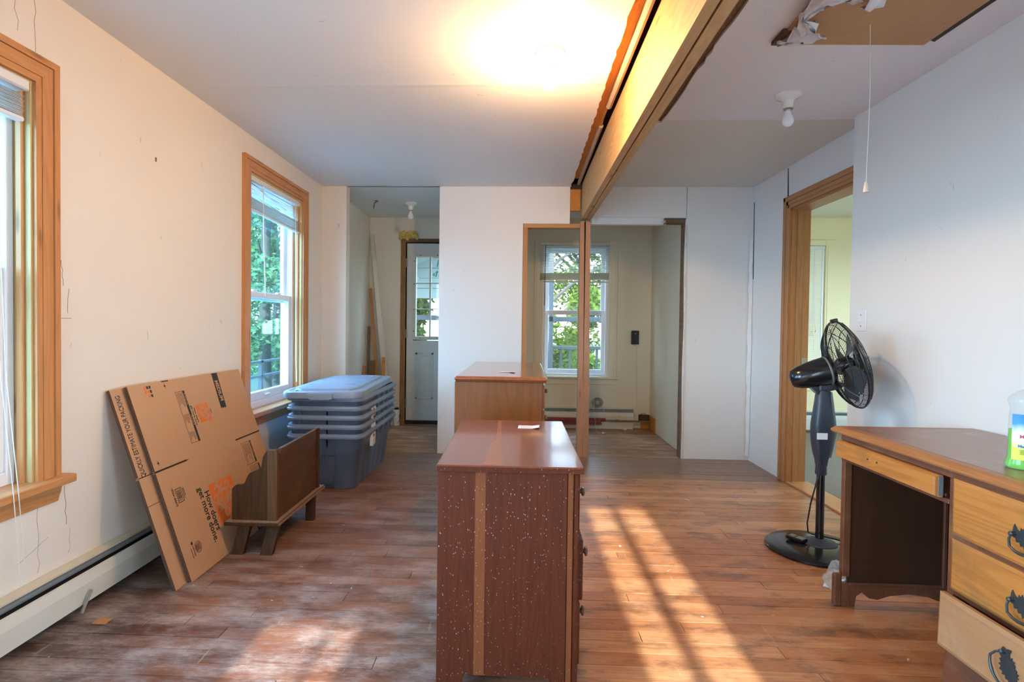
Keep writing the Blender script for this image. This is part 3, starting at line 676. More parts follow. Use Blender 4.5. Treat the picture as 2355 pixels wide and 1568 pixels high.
for q_ in ((w4-.10, .03, 1.15), (w4-.125, .03, 1.11)):
    mb = MB(fm4); mb.lathe([(.004, .03), (.012, 0)], 8, q_); mb.build('cord_tassel', M['cordm'], t)

# ------------------------------------------------------------------ baseboard heaters
def heater(name, label, Mx, x0, x1, ht=.20, dp=.067, mats=('heatertop', 'heater')):
    t = thing(name, label, 'heater')
    mb = MB(Mx); mb.box(x0, x1, 0, .006, .02, ht); mb.build('back_plate', M[mats[1]], t)
    mb = MB(Mx); mb.prism([(0, ht), (.006, ht+.003), (dp*.62, ht-.004), (dp*.62, ht-.012), (0, ht-.006)], 0, x0, x1); mb.build('top_cover', M[mats[0]], t)
    mb = MB(Mx); mb.prism([(dp*.56, ht-.014), (dp*.80, ht-.022), (dp*.79, ht-.030), (dp*.52, ht-.020)], 0, x0, x1); mb.build('damper', M['damper'], t)
    mb = MB(Mx); mb.prism([(dp*.78, ht-.046), (dp*.90, ht-.050), (dp, ht-.090), (dp*.94, .030), (dp*.94-.006, .030), (dp-.006, ht-.090), (dp*.78, ht-.054)], 0, x0, x1); mb.build('front_panel', M[mats[1]], t)
    mb = MB(Mx); mb.box(x0+.01, x1-.01, .006, dp-.008, .03, ht-.05); mb.build('dark_core', M['black'], t)  # black block put in for the shade inside the heater
    return t
heater('baseboard_heater', 'long cream baseboard heater along the left wall with a rusty dusty top', frameX(0), .2, 4.95)
heater('baseboard_heater', 'short cream baseboard heater under the far room window', frameY(0, YF), -.55, 1.36, ht=.235, dp=.06, mats=('heater', 'heater'))
heater('baseboard_heater', 'baseboard heater along the yellow side room wall', frameY(0, YF), 2.3, 4.7, ht=.245, dp=.06, mats=('heater', 'heater'))

# ------------------------------------------------------------------ beam, studs
t = thing('ceiling_beam', 'doubled spruce ceiling beam running down the middle of the room', 'beam', kind='structure')
xb0, xb1 = .545, .600
def skew(x0, x1, y0, y1, z0, z1, dx):   # box whose x shifts by dx from y0 to y1
    m = MB(); A = [(x0, y0, z0), (x1, y0, z0), (x1, y0, z1), (x0, y0, z1)]; B = [(p[0]+dx, y1, p[2]) for p in A]
    m.loft([A, B]); return m
skew(.528, .568, YR, YB+.09, 2.150, 2.47, .040).build('plank', M['beam'], t)
skew(.583, .628, YR, YB+.06, 2.152, 2.47, .030).build('plank', M['beam'], t)
skew(.568, .583, YR, YB, 2.166, 2.46, .036).build('seam', M['darkgap'], t)
skew(.640, .872, YR, 3.487, 2.452, 2.475, .0).build('rough_plank', M['oldwood'], t)
skew(.395, .450, YR, YB+.02, 2.470, 2.60, .030).build('joist_board', M['orangewood'], t)
mb = MB(); e3 = []
y = YR
while y < 5.0: e3.append(y); y += rng.uniform(.10, .22)
pts = [(.405+.032*(y_-YR)/6+rng.uniform(-.004, .004), y_) for y_ in e3] + [(.505+.032*(y_-YR)/6+rng.uniform(-.012, .012), y_) for y_ in reversed(e3)]
mb.prism(pts, 2, 2.472, 2.478); mb.build('orange_lath', M['orangewood'], t)
mb = MB(); mb.tube([(.492, YR, 2.468), (.506, 2.0, 2.468), (.518, 3.3, 2.468)], .018, 8); mb.tube([(.520, 3.62, 2.47), (.538, YB, 2.47)], .016, 8); mb.build('old_plaster_strip', flat('peach_plaster', (.42, .30, .22), .9), t, smooth=True)
mb = MB(); mb.box(.462, .556, YB+.005, YB+.05, 2.225, 2.42, .004); mb.build('blocking', M['orangewood'], t)
mb = MB(); mb.box(.455, .56, YB+.004, YB+.10, 2.42, 2.47); mb.build('dark_gap_block', M['darkgap'], t)  # dark block standing for the shaded gap beside the beam
# stud post and headers in the back wall
t = thing('wall_framing', 'bare stud post and header framing the torn opening in the back wall', 'framing', kind='structure')
def warp_stud(x0, x1, dx): return skew_z(x0, x1, YB-.012, YB+.075, -.004, 2.125, dx)
def skew_z(x0, x1, y0, y1, z0, z1, dx):
    m = MB(); A = [(x0, y0, z0), (x1, y0, z0), (x1, y1, z0), (x0, y1, z0)]; B = [(p[0]+dx, p[1], z1) for p in A]
    m.loft([A, B]); return m
warp_stud(.556, .604, .001).build('stud', M['stud'], t); warp_stud(.607, .662, -.014).build('stud', M['stud'], t)
skew_z(.048, .088, YB-.002, YB+.09, 0, 2.07, -.004).build('trimmer_stud', M['stud_o'], t)
mb = MB(); mb.box(.045, .556, YB-.004, YB+.09, 2.070, 2.107, .002); mb.build('header_plate', M['stud_x'], t)
mb = MB(); mb.box(.655, 1.30, YB-.006, YB+.06, 2.105, 2.168, .003); plabel(mb.build('header_plate', M['wall_cool'], t), 'white painted header edge')
mb = MB(); mb.box(1.482, 1.507, YB+.013, YB+.10, 0, 2.125, .002); mb.box(1.29, 1.50, YB+.014, YB+.10, 2.120, 2.150); mb.build('raw_edge_stud', M['oldwood'], t)
# torn drywall scraps
mb = MB()
for k in range(14):
    a = (1.285+rng.uniform(-.02, .025), YB-.006, 2.14+rng.uniform(-.035, .03)); b_ = (a[0]+rng.uniform(-.03, .03), YB-.016, a[2]+rng.uniform(-.03, .02)); c_ = (a[0]+rng.uniform(-.02, .03), YB-.004, a[2]+rng.uniform(-.02, .03))
    vs = [mb.v(a), mb.v(b_), mb.v(c_)]; mb.f(vs)
for k in range(8):
    a = (.675+rng.uniform(-.015, .02), YB-.012, 2.13+rng.uniform(-.03, .03)); b_ = (a[0]+rng.uniform(-.03, .03), YB-.022, a[2]+rng.uniform(-.03, .02)); c_ = (a[0]+rng.uniform(-.02, .03), YB-.010, a[2]+rng.uniform(-.02, .03))
    vs = [mb.v(a), mb.v(b_), mb.v(c_)]; mb.f(vs)
stuff(mb.build('torn_drywall_paper', M['plaster'], t))
mb = MB(); prev = None; zz = 0; pts = []
while zz < 2.1: pts.append((1.500+rng.uniform(-.007, .006), zz)); zz += rng.uniform(.03, .09)
mb.prism(pts + [(1.512, 2.11), (1.512, 0)], 1, YB-.006, YB+.014); mb.build('torn_drywall_edge', M['plaster'], t)
# corner paper tape peeling at the back right corner
mb = MB(); pts = []
L0 = []; L1 = []
zz = .04
while zz < 2.0:
    L0.append((2.055+rng.uniform(-.006, .006), YB-.012+rng.uniform(-.006, .004), zz)); L1.append((2.082, YB-.028+rng.uniform(-.008, .006), zz)); zz += rng.uniform(.04, .10)
mb.loft([[a, b_, (b_[0]+.001, b_[1]+.003, b_[2]), (a[0], a[1]+.003, a[2])] for a, b_ in zip(L0, L1)])
tag(mb.build('trim_1', M['wall_cool']), 'loose wrinkled drywall tape in the far right corner', 'trim', kind='structure')
mb = MB(); mb.prism([(YB-.035, 1.62), (YB-.027, 2.30), (YB-.020, 2.30), (YB-.026, 1.62)], 0, XD-.003, XD+.002); mb.prism([(4.420, 2.20), (4.434, 2.43), (4.440, 2.43), (4.436, 2.20)], 0, XD-.003, XD+.002)
tag(mb.build('trim_2', M['darkgap']), 'dark open cracks in the doorway wall', 'crack', kind='structure')

# ------------------------------------------------------------------ doorway to the side room
t = thing('door_2', 'open fir-cased doorway into the yellow side room', 'doorway', kind='structure')
fd = Matrix(((0, -1, 0, XD), (-1, 0, 0, 4.36), (0, 0, 1, 0), (0, 0, 0, 1)))   # local x towards the viewer, y out of the wall into the room
wd_ = DJ[1]-DJ[0]
mb = MB(fd); mb.box(-.095, -.062, 0, .026, 0, 2.20, .004).box(-.062, -.026, 0, .019, 0, 2.165, .003).box(-.026, -.004, 0, .022, 0, 2.13, .003); mb.build('casing', M['fir_z'], t)
mb = MB(fd); mb.box(-.095, wd_, 0, .026, 2.163, 2.20, .004).box(-.06, wd_, 0, .019, 2.13, 2.163, .003).box(-.026, wd_, 0, .022, 2.104, 2.13, .003); mb.build('head_casing', M['fir_y'], t)
mb = MB(fd); mb.box(-.010, .012, -.135, .003, 0, 2.104); mb.build('jamb', M['fir_z'], t)
mb = MB(fd); mb.box(.012, .024, -.075, -.035, 0, 2.09, .002); mb.build('door_stop', M['fir_z'], t)
mb = MB(fd); mb.box(.0, wd_, -.135, .003, 2.085, 2.108); mb.build('head_jamb', M['fir_y'], t)
mb = MB(fd); mb.box(.0122, .0150, -.128, -.088, .90, .965, .001); mb.build('strike_plate', M['steel'], t)
mb = MB(fd); mb.box(0, wd_, -.16, .005, -.01, .012, .004); mb.build('threshold', M['pine_y'], t)

# ------------------------------------------------------------------ glazed hall door
t = thing('door_1', 'grey-white exterior door with a nine-pane window at the end of the hall', 'door', kind='structure')
dx0, dx1 = -1.315, -.515; yd = YF+.02
lites = [(-1.204+.178*c, -1.204+.178*c+.158) for c in range(3)]; rows = [(1.042, 1.361), (1.371, 1.664), (1.676, 1.982)]
mb = MB(); mb.box(dx0, -1.246, yd, yd+.045, .042, 2.14).box(-.648, dx1, yd, yd+.045, .042, 2.14).box(-1.246, -.648, yd, yd+.045, .042, .99).box(-1.246, -.648, yd, yd+.045, 2.018, 2.14)
mb.build('leaf', M['door'], t)
mb = MB(); mb.box(-1.246, -1.204, yd-.010, yd+.05, 1.0, 2.018, .003).box(lites[2][1], -.648, yd-.010, yd+.05, 1.0, 2.018, .003).box(-1.204, lites[2][1], yd-.010, yd+.05, 1.0, 1.042, .003).box(-1.204, lites[2][1], yd-.010, yd+.05, 1.982, 2.018, .003)
lf = mb.build('lite_frame', M['litebead'], t)
for c in (0, 1):
    mb = MB(); mb.box(lites[c][1], lites[c+1][0], yd-.004, yd+.03, 1.042, 1.982, .002); mb.build('muntin', M['litebead'], lf)
for r in (0, 1):
    mb = MB(); mb.box(-1.204, lites[2][1], yd-.0045, yd+.03, rows[r][1], rows[r+1][0], .002); mb.build('muntin', M['litebead'], lf)
for a, b_ in lites:
    for z0, z1 in rows:
        mb = MB(); mb.box(a-.004, b_+.004, yd+.012, yd+.018, z0-.004, z1+.004); mb.build('pane', M['glass_hazy'], lf)
mb = MB()
for x, z in [(-1.226, 1.93), (-1.226, 1.66), (-1.226, 1.36), (-1.226, 1.10), (-1.15, 2.0), (-.95, 2.0), (-.76, 2.0), (-1.15, 1.02), (-.95, 1.02), (-.76, 1.02)]: mb.lathe([(.006, 0), (.006, .003)], 8, (x, yd-.010, z), Matrix.Rotation(R(90), 4, 'X'))
stuff(mb.build('screw_hole', M['ink'], lf))
for a, b_ in ((-1.204, -.99), (-.84, -.62)):
    mb = MB()
    for x0, x1, z0, z1 in ((a, a+.022, .296, .846), (b_-.022, b_, .296, .846), (a, b_, .296, .318), (a, b_, .824, .846)): mb.box(x0, x1, yd-.005, yd+.001, z0, z1, .002)
    mb.box(a+.042, b_-.042, yd-.005, yd+.001, .338, .804, .002); mb.build('raised_panel', M['door'], t)
mb = MB(); mb.box(-1.385, -1.325, YF-.012, YF+.15, 0, 2.15, .003); mb.build('frame_post', M['rawdoor'], t)
mb = MB(); mb.box(-1.385, -.505, YF-.012, YF+.15, 2.15, 2.192, .003); mb.build('frame_head', M['oldwood'], t)
mb = MB(); mb.box(-1.325, -.505, YF-.012, YF+.14, -.0, .038); mb.build('sill', M['black'], t)
for z in (1.86, 1.02, .20):
    mb = MB(); mb.box(-1.322, -1.306, yd-.012, yd+.002, z, z+.10, .001); mb.tube([(-1.318, yd-.014, z), (-1.318, yd-.014, z+.10)], .006, 8); mb.build('hinge', M['steel'], t)
mg = M['marker']
def stroke(pts, par):
    mb = MB(); mb.tube([(x, yd+.010, z) for x, z in pts], .0055, 5); mb.build('lettering', mg, par)
gx = -.958
stroke([(gx, 1.862), (gx+.008, 1.90), (gx+.016, 1.945), (gx+.034, 1.950), (gx+.048, 1.925), (gx+.036, 1.905), (gx+.012, 1.902)], lf)
stroke([(gx+.030, 1.905), (gx+.050, 1.890)], lf)
gx = -1.005
stroke([(gx, 1.775), (gx+.012, 1.79), (gx+.022, 1.785), (gx+.022, 1.765), (gx+.010, 1.758), (gx, 1.775)], lf)
stroke([(gx+.050, 1.82), (gx+.040, 1.765), (gx+.032, 1.745)], lf); stroke([(gx+.025, 1.800), (gx+.064, 1.805)], lf)
stroke([(gx+.080, 1.80), (gx+.068, 1.750)], lf); stroke([(gx+.098, 1.76), (gx+.094, 1.742)], lf)
# insulation above the door
mb = MB(); rr = random.Random(5)
for k in range(46):
    c_ = Vector((-1.395+rr.random()*.21, YF-.018+rr.uniform(-.012, .008), 2.195+rr.random()*.075*(1-.2*rr.random())))
    r0 = rr.uniform(.012, .026); mb.loft([[tuple(c_+Vector((r0*s_*math.cos(2*math.pi*j/6+k), r0*s_*math.sin(2*math.pi*j/6+k)*.5, r0*(q)+rr.uniform(-.006, .006)))) for j in range(6)] for q, s_ in ((-1, .3), (-.4, .9), (.3, 1), (1, .35))])
o = mb.build('insulation_tuft', M['foam']); tag(o, 'tuft of yellow fibre insulation above the hall door corner', 'insulation', kind='stuff')

# ------------------------------------------------------------------ lampholders
def lamp(x, y, label, lit, sc=1.0):
    t = thing('ceiling_lamp', label, 'lamp', (x, y, ZC))
    mb = MB(); mb.lathe([(.066*sc, ZC), (.066*sc, ZC-.010), (.060*sc, ZC-.016), (.042*sc, ZC-.022), (.028*sc, ZC-.034), (.026*sc, ZC-.060), (.024*sc, ZC-.075), (.020*sc, ZC-.076)], 28, (x, y, 0)); mb.build('lampholder', M['porcelain'], t, smooth=True)
    mb = MB(); mb.lathe([(.0225*sc, ZC-.0725), (.0255*sc, ZC-.074), (.0225*sc, ZC-.079)], 20, (x, y, 0)); mb.build('collar', M['steel'], t, smooth=True)
    prof = [(.0135, .0), (.015, -.018), (.020, -.034), (.0275, -.050), (.0300, -.064), (.0285, -.077), (.022, -.088), (.012, -.0945), (.002, -.0965)]
    mb = MB(); mb.lathe([(r*sc, ZC-.074+z*sc) for r, z in prof], 24, (x, y, 0)); b_ = mb.build('bulb', M['bulb_on'] if lit else M['bulb_off'], t, smooth=2)
    return t
lamp(.136, 2.595, 'lit bare bulb in a porcelain holder left of the beam', True)
lamp(1.440, 3.08, 'unlit bare bulb in a porcelain holder right of the beam', False)
lamp(-1.12, 5.765, 'unlit bare bulb on the hall ceiling before the glazed door', False)
mb = MB(); mb.tube([(-1.46, 5.67, ZC), (-1.46, 5.67, 2.425), (-1.475, 5.66, 2.418), (-1.482, 5.66, 2.36)], .004, 5); mb.lathe([(.018, ZC-.003), (.018, ZC)], 10, (-1.455, 5.67, 0))
tag(mb.build('ceiling_hook', M['ink']), 'small black wire sticking out of the hall ceiling', 'hook')

# ------------------------------------------------------------------ hatch, pull cord, torn plastic
t = thing('ceiling_hatch', 'plywood attic hatch in the right ceiling', 'hatch', (1.44, 2.1, ZC))
mb = MB(); mb.prism([(1.116, 2.515), (1.756, 2.530), (1.770, 1.45), (1.090, 1.45)], 2, ZC-.012, ZC-.001); mb.build('panel', M['ply'], t)
mb = MB()
for x, y in ((1.19, 2.33), (1.37, 2.43), (1.72, 2.36), (1.21, 2.05)): mb.lathe([(.006, ZC-.014), (.006, ZC-.011)], 8, (x, y, 0))
stuff(mb.build('nail_head', M['steel'], t))
mb = MB(); mb.prism([(1.757, 2.50), (1.790, 2.515), (1.800, 1.45), (1.772, 1.45)], 2, ZC-.006, ZC-.001); mb.build('edge_gap', M['darkgap'], t)
mb = MB(); mb.box(1.095, 1.128, 2.40, 2.512, ZC-.018, ZC-.002); mb.build('charred_corner', M['outlet'], t)
t = thing('pull_cord', 'thin cord with a cream bell handle hanging from the plywood hatch', 'cord', (1.424, 2.36, ZC))
mb = MB(); mb.tube([(1.424, 2.36, ZC-.012), (1.430, 2.36, 2.2), (1.428, 2.36, 2.0), (1.424, 2.36, 1.86), (1.424, 2.36, 1.785)], .0015, 5); mb.build('string', M['cordm'], t)
mb = MB(); mb.lathe([(.003, 1.793), (.007, 1.788), (.009, 1.770), (.0115, 1.752), (.0125, 1.748), (.004, 1.747)], 14, (1.424, 2.36, 0)); mb.build('bell_handle', M['trimcream'], t, smooth=True)
mb = MB(); rr = random.Random(9); rings = []
nU, nV = 46, 12
for i in range(nU+1):
    row = []; yy = 2.47 - .80*i/nU; wdt = .018+.10*abs(math.sin(i*.21+.3))**1.4*(min(1, i/6))+.03*rr.random()
    for j in range(nV):
        q = j/(nV-1)
        row.append((1.098+.02*math.sin(i*.3) + q*wdt + .004*rr.random(), yy + .012*rr.uniform(-1, 1)*q*2, ZC-.016-.030*math.sin(q*7.0+i*.5)**2*(1-.5*q) - .045*q*abs(math.sin(i*.19)) - .006*rr.random()))
    rings.append(row)
mb.loft(rings, False, False, closed=False); o = mb.build('torn_plastic_sheet', M['plastic'], None, smooth=2)
sd = o.modifiers.new('thick', 'SOLIDIFY'); sd.thickness = .0012
tag(o, 'crumpled torn white plastic hanging along the edge of the ceiling hatch', 'plastic')
mb = MB(); rr = random.Random(12); rings = [[(1.285+.02*i+.004*rr.random(), 2.20-.018*j+.004*rr.random(), ZC-.016-.030*math.sin(j*.8)-.02*rr.random()) for i in range(4)] for j in range(6)]
mb.loft(rings, False, False, closed=False); o = mb.build('torn_plastic_sheet', M['plastic'], None, smooth=2); sd = o.modifiers.new('thick', 'SOLIDIFY'); sd.thickness = .0015
tag(o, 'small white plastic shred hanging from the middle of the plywood hatch', 'plastic')

# ------------------------------------------------------------------ light switch
t = thing('light_switch', 'white toggle switch plate on the wall above the fan', 'switch', (XJ, 3.291, 1.237))
mb = MB(); mb.box(XJ-.006, XJ, 3.246, 3.336, 1.174, 1.300, .003); mb.build('plate', M['switch'], t)
mb = MB(); mb.box(XJ-.018, XJ-.004, 3.286, 3.296, 1.228, 1.250, .002); mb.build('toggle', M['switch'], t)
for z in (1.205, 1.268):
    mb = MB(); mb.lathe([(.004, 0), (.004, .002)], 8, (XJ-.006, 3.291, z), Matrix.Rotation(R(-90), 4, 'Y')); mb.build('screw', M['steel'], t)

# ------------------------------------------------------------------ flattened moving boxes
BL = .935
O_ = Vector((-1.456, 2.42, .002)); U_ = Vector((0, 1, 0)); V_ = Vector((-.304, 0, .884)).normalized(); N_ = U_.cross(V_).normalized()
if N_.x < 0: N_ = -N_
def bm_(org): 
    m = Matrix((U_, V_, N_)).transposed().to_4x4(); m.translation = org; return m
Mb = bm_(O_)
def BP(u, v, n=.0): return O_ + u*U_ + v*V_ + n*N_
def moving_box(org, label, u0, u1, thick):
    t = thing('flattened_box', label, 'box', tuple(org))
    m = bm_(org); cr = .524
    out = []
    for k, (n0, n1) in enumerate(((-thick*.45, 0), (-thick, -thick*.52))):
        # upper panel, lower panel, each with flap sections and slots
        for (v0, v1, nm) in ((0, cr-.002, 'lower_panel'), (cr+.002, BL, 'upper_panel')):
            mb = MB(m); sl_ = .235 if k == 0 else .2
            mb.box(u0, u0+sl_-.001, n=0) if False else None
            zc = 0
            # body of the panel
            mb.prism([(u0, v0), (u1, v0), (u1, v1), (u1-.20, v1), (u1-.20, v1+.0), (u0, v1)], 2, n0, n1)
            p_ = mb.build(nm, M['card'], t); out.append(p_)
            mb = MB(m); mb.box(u0-.0012, u0+.0005, v0+.003, v1-.003, n0+.0003, n1-.0003); mb.build('corrugated_edge', M['card_edge'], p_)
        mb = MB(m); mb.box(u0+.255, u1-.215, cr-.0025, cr+.0025, n0+.0006, n1-.0004); mb.build('crease', M['card'], t)
    mb = MB(m); mb.box(u0+.01, u1-.01, .004, BL-.004, -thick*.52, -thick*.45); mb.build('inner_gap', M['black'], t)
    return t, out
tf, fp = moving_box(O_, 'front flattened moving carton, large orange logo, leaning on the left wall', .018, 1.03, .014)
tr, rp_ = moving_box(O_ - N_*.026, 'rear flattened moving carton peeking out left of the front one', -.058, .95, .014)
inkm = M['ink']; e_ = .0006
def rect(par, u0, u1, v0, v1, mat, n=e_, name='printed_block', th=.0005):
    mb = MB(Mb); mb.box(u0, u1, v0, v1, n-th, n); return mb.build(name, mat, par)
def outline(par, u0, u1, v0, v1, w, mat, n=e_):
    mb = MB(Mb); mb.box(u0, u0+w, v0, v1, n-.0005, n).box(u1-w, u1, v0, v1, n-.0005, n).box(u0+w, u1-w, v0, v0+w, n-.0005, n).box(u0+w, u1-w, v1-w, v1, n-.0005, n); return mb.build('printed_outline', mat, par)
low, upp = fp[0], fp[1]
dn, rt = -V_, U_
def tx(body, size, u, v, par, mat, d=dn, up=rt, n=.0008, **kw): return text(body, size, d, up, BP(u, v, n), mat, par, **kw)
# band with MEDIUM
mb = MB(Mb); mb.prism([(.712, .933), (.770, .933), (.755, .727), (.742, .722), (.735, .730), (.722, .722), (.712, .730), (.698, .724)], 2, .0001, e_); mb.build('printed_block', inkm, upp)
tx('MEDIUM', .046, .734, .890, upp, M['card'], bold=.0012, sx=.72)
def fine_lines(par, u0, u1, v0, v1, nrow, seed):
    r = random.Random(seed); mb = MB(Mb)
    for i in range(nrow):
        uu = u1 - (i+.6)*(u1-u0)/nrow; v = v1
        ln = (v1-v0)*r.uniform(.55, 1); mb.box(uu, uu+.0022, v1-ln, v1, .0001, e_)
    return mb.build('printed_lines', inkm, par)
outline(upp, .338, .415, .592, .867, .002, inkm)
rect(upp, .398, .414, .592, .867, inkm)
tx('PLACE IN:', .015, .4055, .855, upp, M['card'], n=.0011); tx('FRAGILE', .015, .4055, .735, upp, M['card'], n=.0011)
for k, (v0, v1) in enumerate(((.775, .86), (.69, .745), (.605, .65))): fine_lines(upp, .345, .392, v0, v1, 5, k)
outline(low, .778, .890, .358, .491, .002, inkm); rect(low, .874, .889, .358, .491, inkm); tx("DON'T FORGET TO:", .011, .8815, .485, low, M['card'], n=.0011); fine_lines(low, .788, .866, .372, .482, 7, 8)
outline(low, .795, .905, .24, .345, .002, inkm); rect(low, .890, .904, .24, .345, inkm); fine_lines(low, .805, .88, .255, .335, 6, 9)
def logo(par, u0, u1, v0, v1):
    rect(par, u0, u1, v0, v1, M['orange'])
    w = u1-u0; h = v1-v0; cu, cv = (u0+u1)/2, (v0+v1)/2
    d = (-V_*.80 + U_*.60).normalized(); up = (U_*.80 + V_*.60).normalized()
    dd = lambda a, b_: BP(cu, cv, .0010) + d*a + up*b_
    s_ = min(w, h)
    text('THE', s_*.27, d, up, dd(-s_*.02, s_*.36), M['card'], par, align='CENTER', bold=s_*.014)
    text('HOME', s_*.46, d, up, dd(0, s_*.07), M['card'], par, align='CENTER', bold=s_*.018, sx=.80)
    text('DEPOT', s_*.34, d, up, dd(s_*.02, -s_*.27), M['card'], par, align='CENTER', bold=s_*.014, sx=.80)
logo(upp, .470, .577, .679, .776); logo(low, .355, .575, .150, .360)
tx('How doers', .021, .450, .768, upp, inkm, sx=.85); tx('get more done.', .021, .431, .782, upp, inkm, sx=.85)
tx('How doers', .058, .325, .342, low, inkm, bold=.0006, sx=.78); tx('get more done.', .058, .281, .372, low, inkm, bold=.0006, sx=.78)
tx('PUSH', .012, .590, .742, upp, inkm)
outline(low, .104, .148, .349, .417, .003, inkm)
mb = MB(Mb); r = random.Random(2); v = .358
while v < .408:
    w = r.choice((.0012, .002, .003)); mb.box(.111, .140, v, v+w, .0001, e_); v += w+r.choice((.0014, .002))
mb.build('barcode', inkm, low); tx('10006188670', .019, .0855, .432, low, inkm, sx=.9)
mb = MB(Mb); mb.box(.155, .158, .36, .41, .0001, e_).box(.163, .166, .37, .41, .0001, e_); mb.build('printed_lines', inkm, low)
# recycling seal
mb = MB(Mb)
for (r0, r1) in ((.027, .025), (.021, .0195)):
    A = [(.135+r0*math.cos(a), .123+r0*math.sin(a), e_) for a in [2*math.pi*k/24 for k in range(24)]]; B = [(.135+r1*math.cos(a), .123+r1*math.sin(a), e_) for a in [2*math.pi*k/24 for k in range(24)]]
    mb.loft([A, B], False, False)
for k in range(7): mb.box(.117+k*.005, .119+k*.005, .108, .138, .0001, e_)
mb.build('printed_seal', inkm, low)
mb = MB(Mb); mb.prism([(.098+.008*math.cos(a), .153+.009*math.sin(a)) for a in [2*math.pi*k/6 for k in range(6)]], 2, .0001, e_); mb.build('printed_block', inkm, low); tx('SUSTAINABLE', .010, .098, .140, low, inkm, sx=.8); tx('recycled content', .009, .082, .135, low, inkm, sx=.8)
for (u, v, c) in ((.148, .914, inkm), (.165, .914, inkm), (.148, .893, M['orange']), (.165, .893, inkm), (.128, .912, M['orange']), (.128, .893, M['orange']), (.148, .872, M['orange']), (.165, .872, inkm)):
    rect(upp, u-.006, u+.006, v-.007, v+.007, c)
mb = MB(Mb)
for (u, v) in ((.276, .908), (.055, .559)):
    mb.box(u-.0008, u+.0008, v-.013, v+.013, .0001, e_).box(u-.010, u+.010, v-.001, v+.001, .0001, e_); mb.prism([(u+.007*math.cos(a), v+.007*math.sin(a)) for a in (0, 1.57, 3.14, 4.71)], 2, .0001, .0004)
mb.build('register_mark', inkm, upp)
rect(upp, .262, .315, .929, .9345, inkm)
# slots in the front carton (cut lines)
for u0, u1 in ((.018, .255), (.736, 1.03)):
    mb = MB(Mb); mb.box(u0, u1, .520, .528, -.004, .0004); mb.build('slot', M['black'], tf)
mb = MB(Mb); mb.prism([(.655, .055), (.690, .055), (.715, .0), (.672, .0)], 2, .0001, e_); mb.build('printed_block', inkm, low); tx('W', .03, .688, .035, low, M['card'])
# rear carton print
ru = -.026
for (nm, body, sz, u, v) in (('lettering', 'QUICKLY ESTIMATE YOUR PACKING', .0415, -.022, .522),):
    text(body, sz, V_, -U_, BP(u, v, -.026+.0008), inkm, rp_[1], sx=.56)
# crease of the rear carton is lower; tape edge
mb = MB(Mb); mb.box(-.058, .018, .392, .395, -.0265, -.0252); mb.build('crease', M['card_edge'], tr)

# ------------------------------------------------------------------ small bench
t = thing('bench', 'small dark wooden bench with scalloped ends and tall back', 'bench', (-1.33, 3.08, 0))
mb = MB(); mb.box(-1.478, -1.195, 2.748, 3.435, .148, .167, .003); mb.build('seat_board', M['benchwood_z'], t); mb = MB(); mb.box(-1.474, -1.199, 2.752, 3.431, .1668, .1680); mb.box(-1.1952, -1.1942, 2.752, 3.431, .150, .165); plabel(mb.build('dust_film', M['dusty'], t), 'pale dusty worn surface')
def arm_profile(flip=1):
    raw = [(110, 1200), (110, 965), (125, 945), (145, 932), (190, 930), (215, 912), (230, 872), (248, 842), (270, 830), (318, 812), (345, 790), (354, 740), (362, 705), (380, 675), (392, 665), (470, 655), (470, 1215)]
    x0, x1 = 110, 468; y0, y1 = 1205, 655
    return [(-1.452 + (x-x0)/(x1-x0)*(.232), .167 + (y0-y)/(y0-y1)*.366) for x, y in raw]
for yy in (2.782, 3.365):
    mb = MB(); mb.prism(arm_profile(), 1, yy, yy+.018); mb.build('end_panel', M['benchwood_z'], t)
mb = MB(); mb.box(-1.268, -1.216, 2.779, 2.803, .167, .531, .002); plabel(mb.build('back_post', M['benchwood_lt'], t), 'paler brown post at the near back corner')
mb = MB(); mb.box(-1.240, -1.214, 3.362, 3.390, .167, .535, .002); mb.build('back_post', M['benchwood_z'], t)
mb = MB(); mb.prism([(2.803, .167), (3.362, .167), (3.362, .535), (3.335, .532), (2.85, .528), (2.838, .508), (2.815, .508), (2.806, .531), (2.803, .531)], 0, -1.240, -1.222); mb.build('back_panel', M['benchwood'], t)
def leg(x0, y0, x1, y1, w=.05, d=.03):
    mb = MB(); A = [(x1-w/2, y1-d/2, 0), (x1+w/2, y1-d/2, 0), (x1+w/2, y1+d/2, 0), (x1-w/2, y1+d/2, 0)]; B = [(x0-w/2, y0-d/2, .149), (x0+w/2, y0-d/2, .149), (x0+w/2, y0+d/2, .149), (x0-w/2, y0+d/2, .149)]
    mb.loft([A, B]); return mb.build('leg', M['benchwood_z'], t)
leg(-1.385, 2.80, -1.412, 2.77, .062); leg(-1.235, 2.80, -1.262, 2.77, .062); leg(-1.385, 3.31, -1.41, 3.34); leg(-1.225, 3.28, -1.228, 3.275, .05)
mb = MB(); mb.box(-1.44, -1.24, 2.785, 2.81, .135, .150); mb.build('cleat', M['benchwood_z'], t)

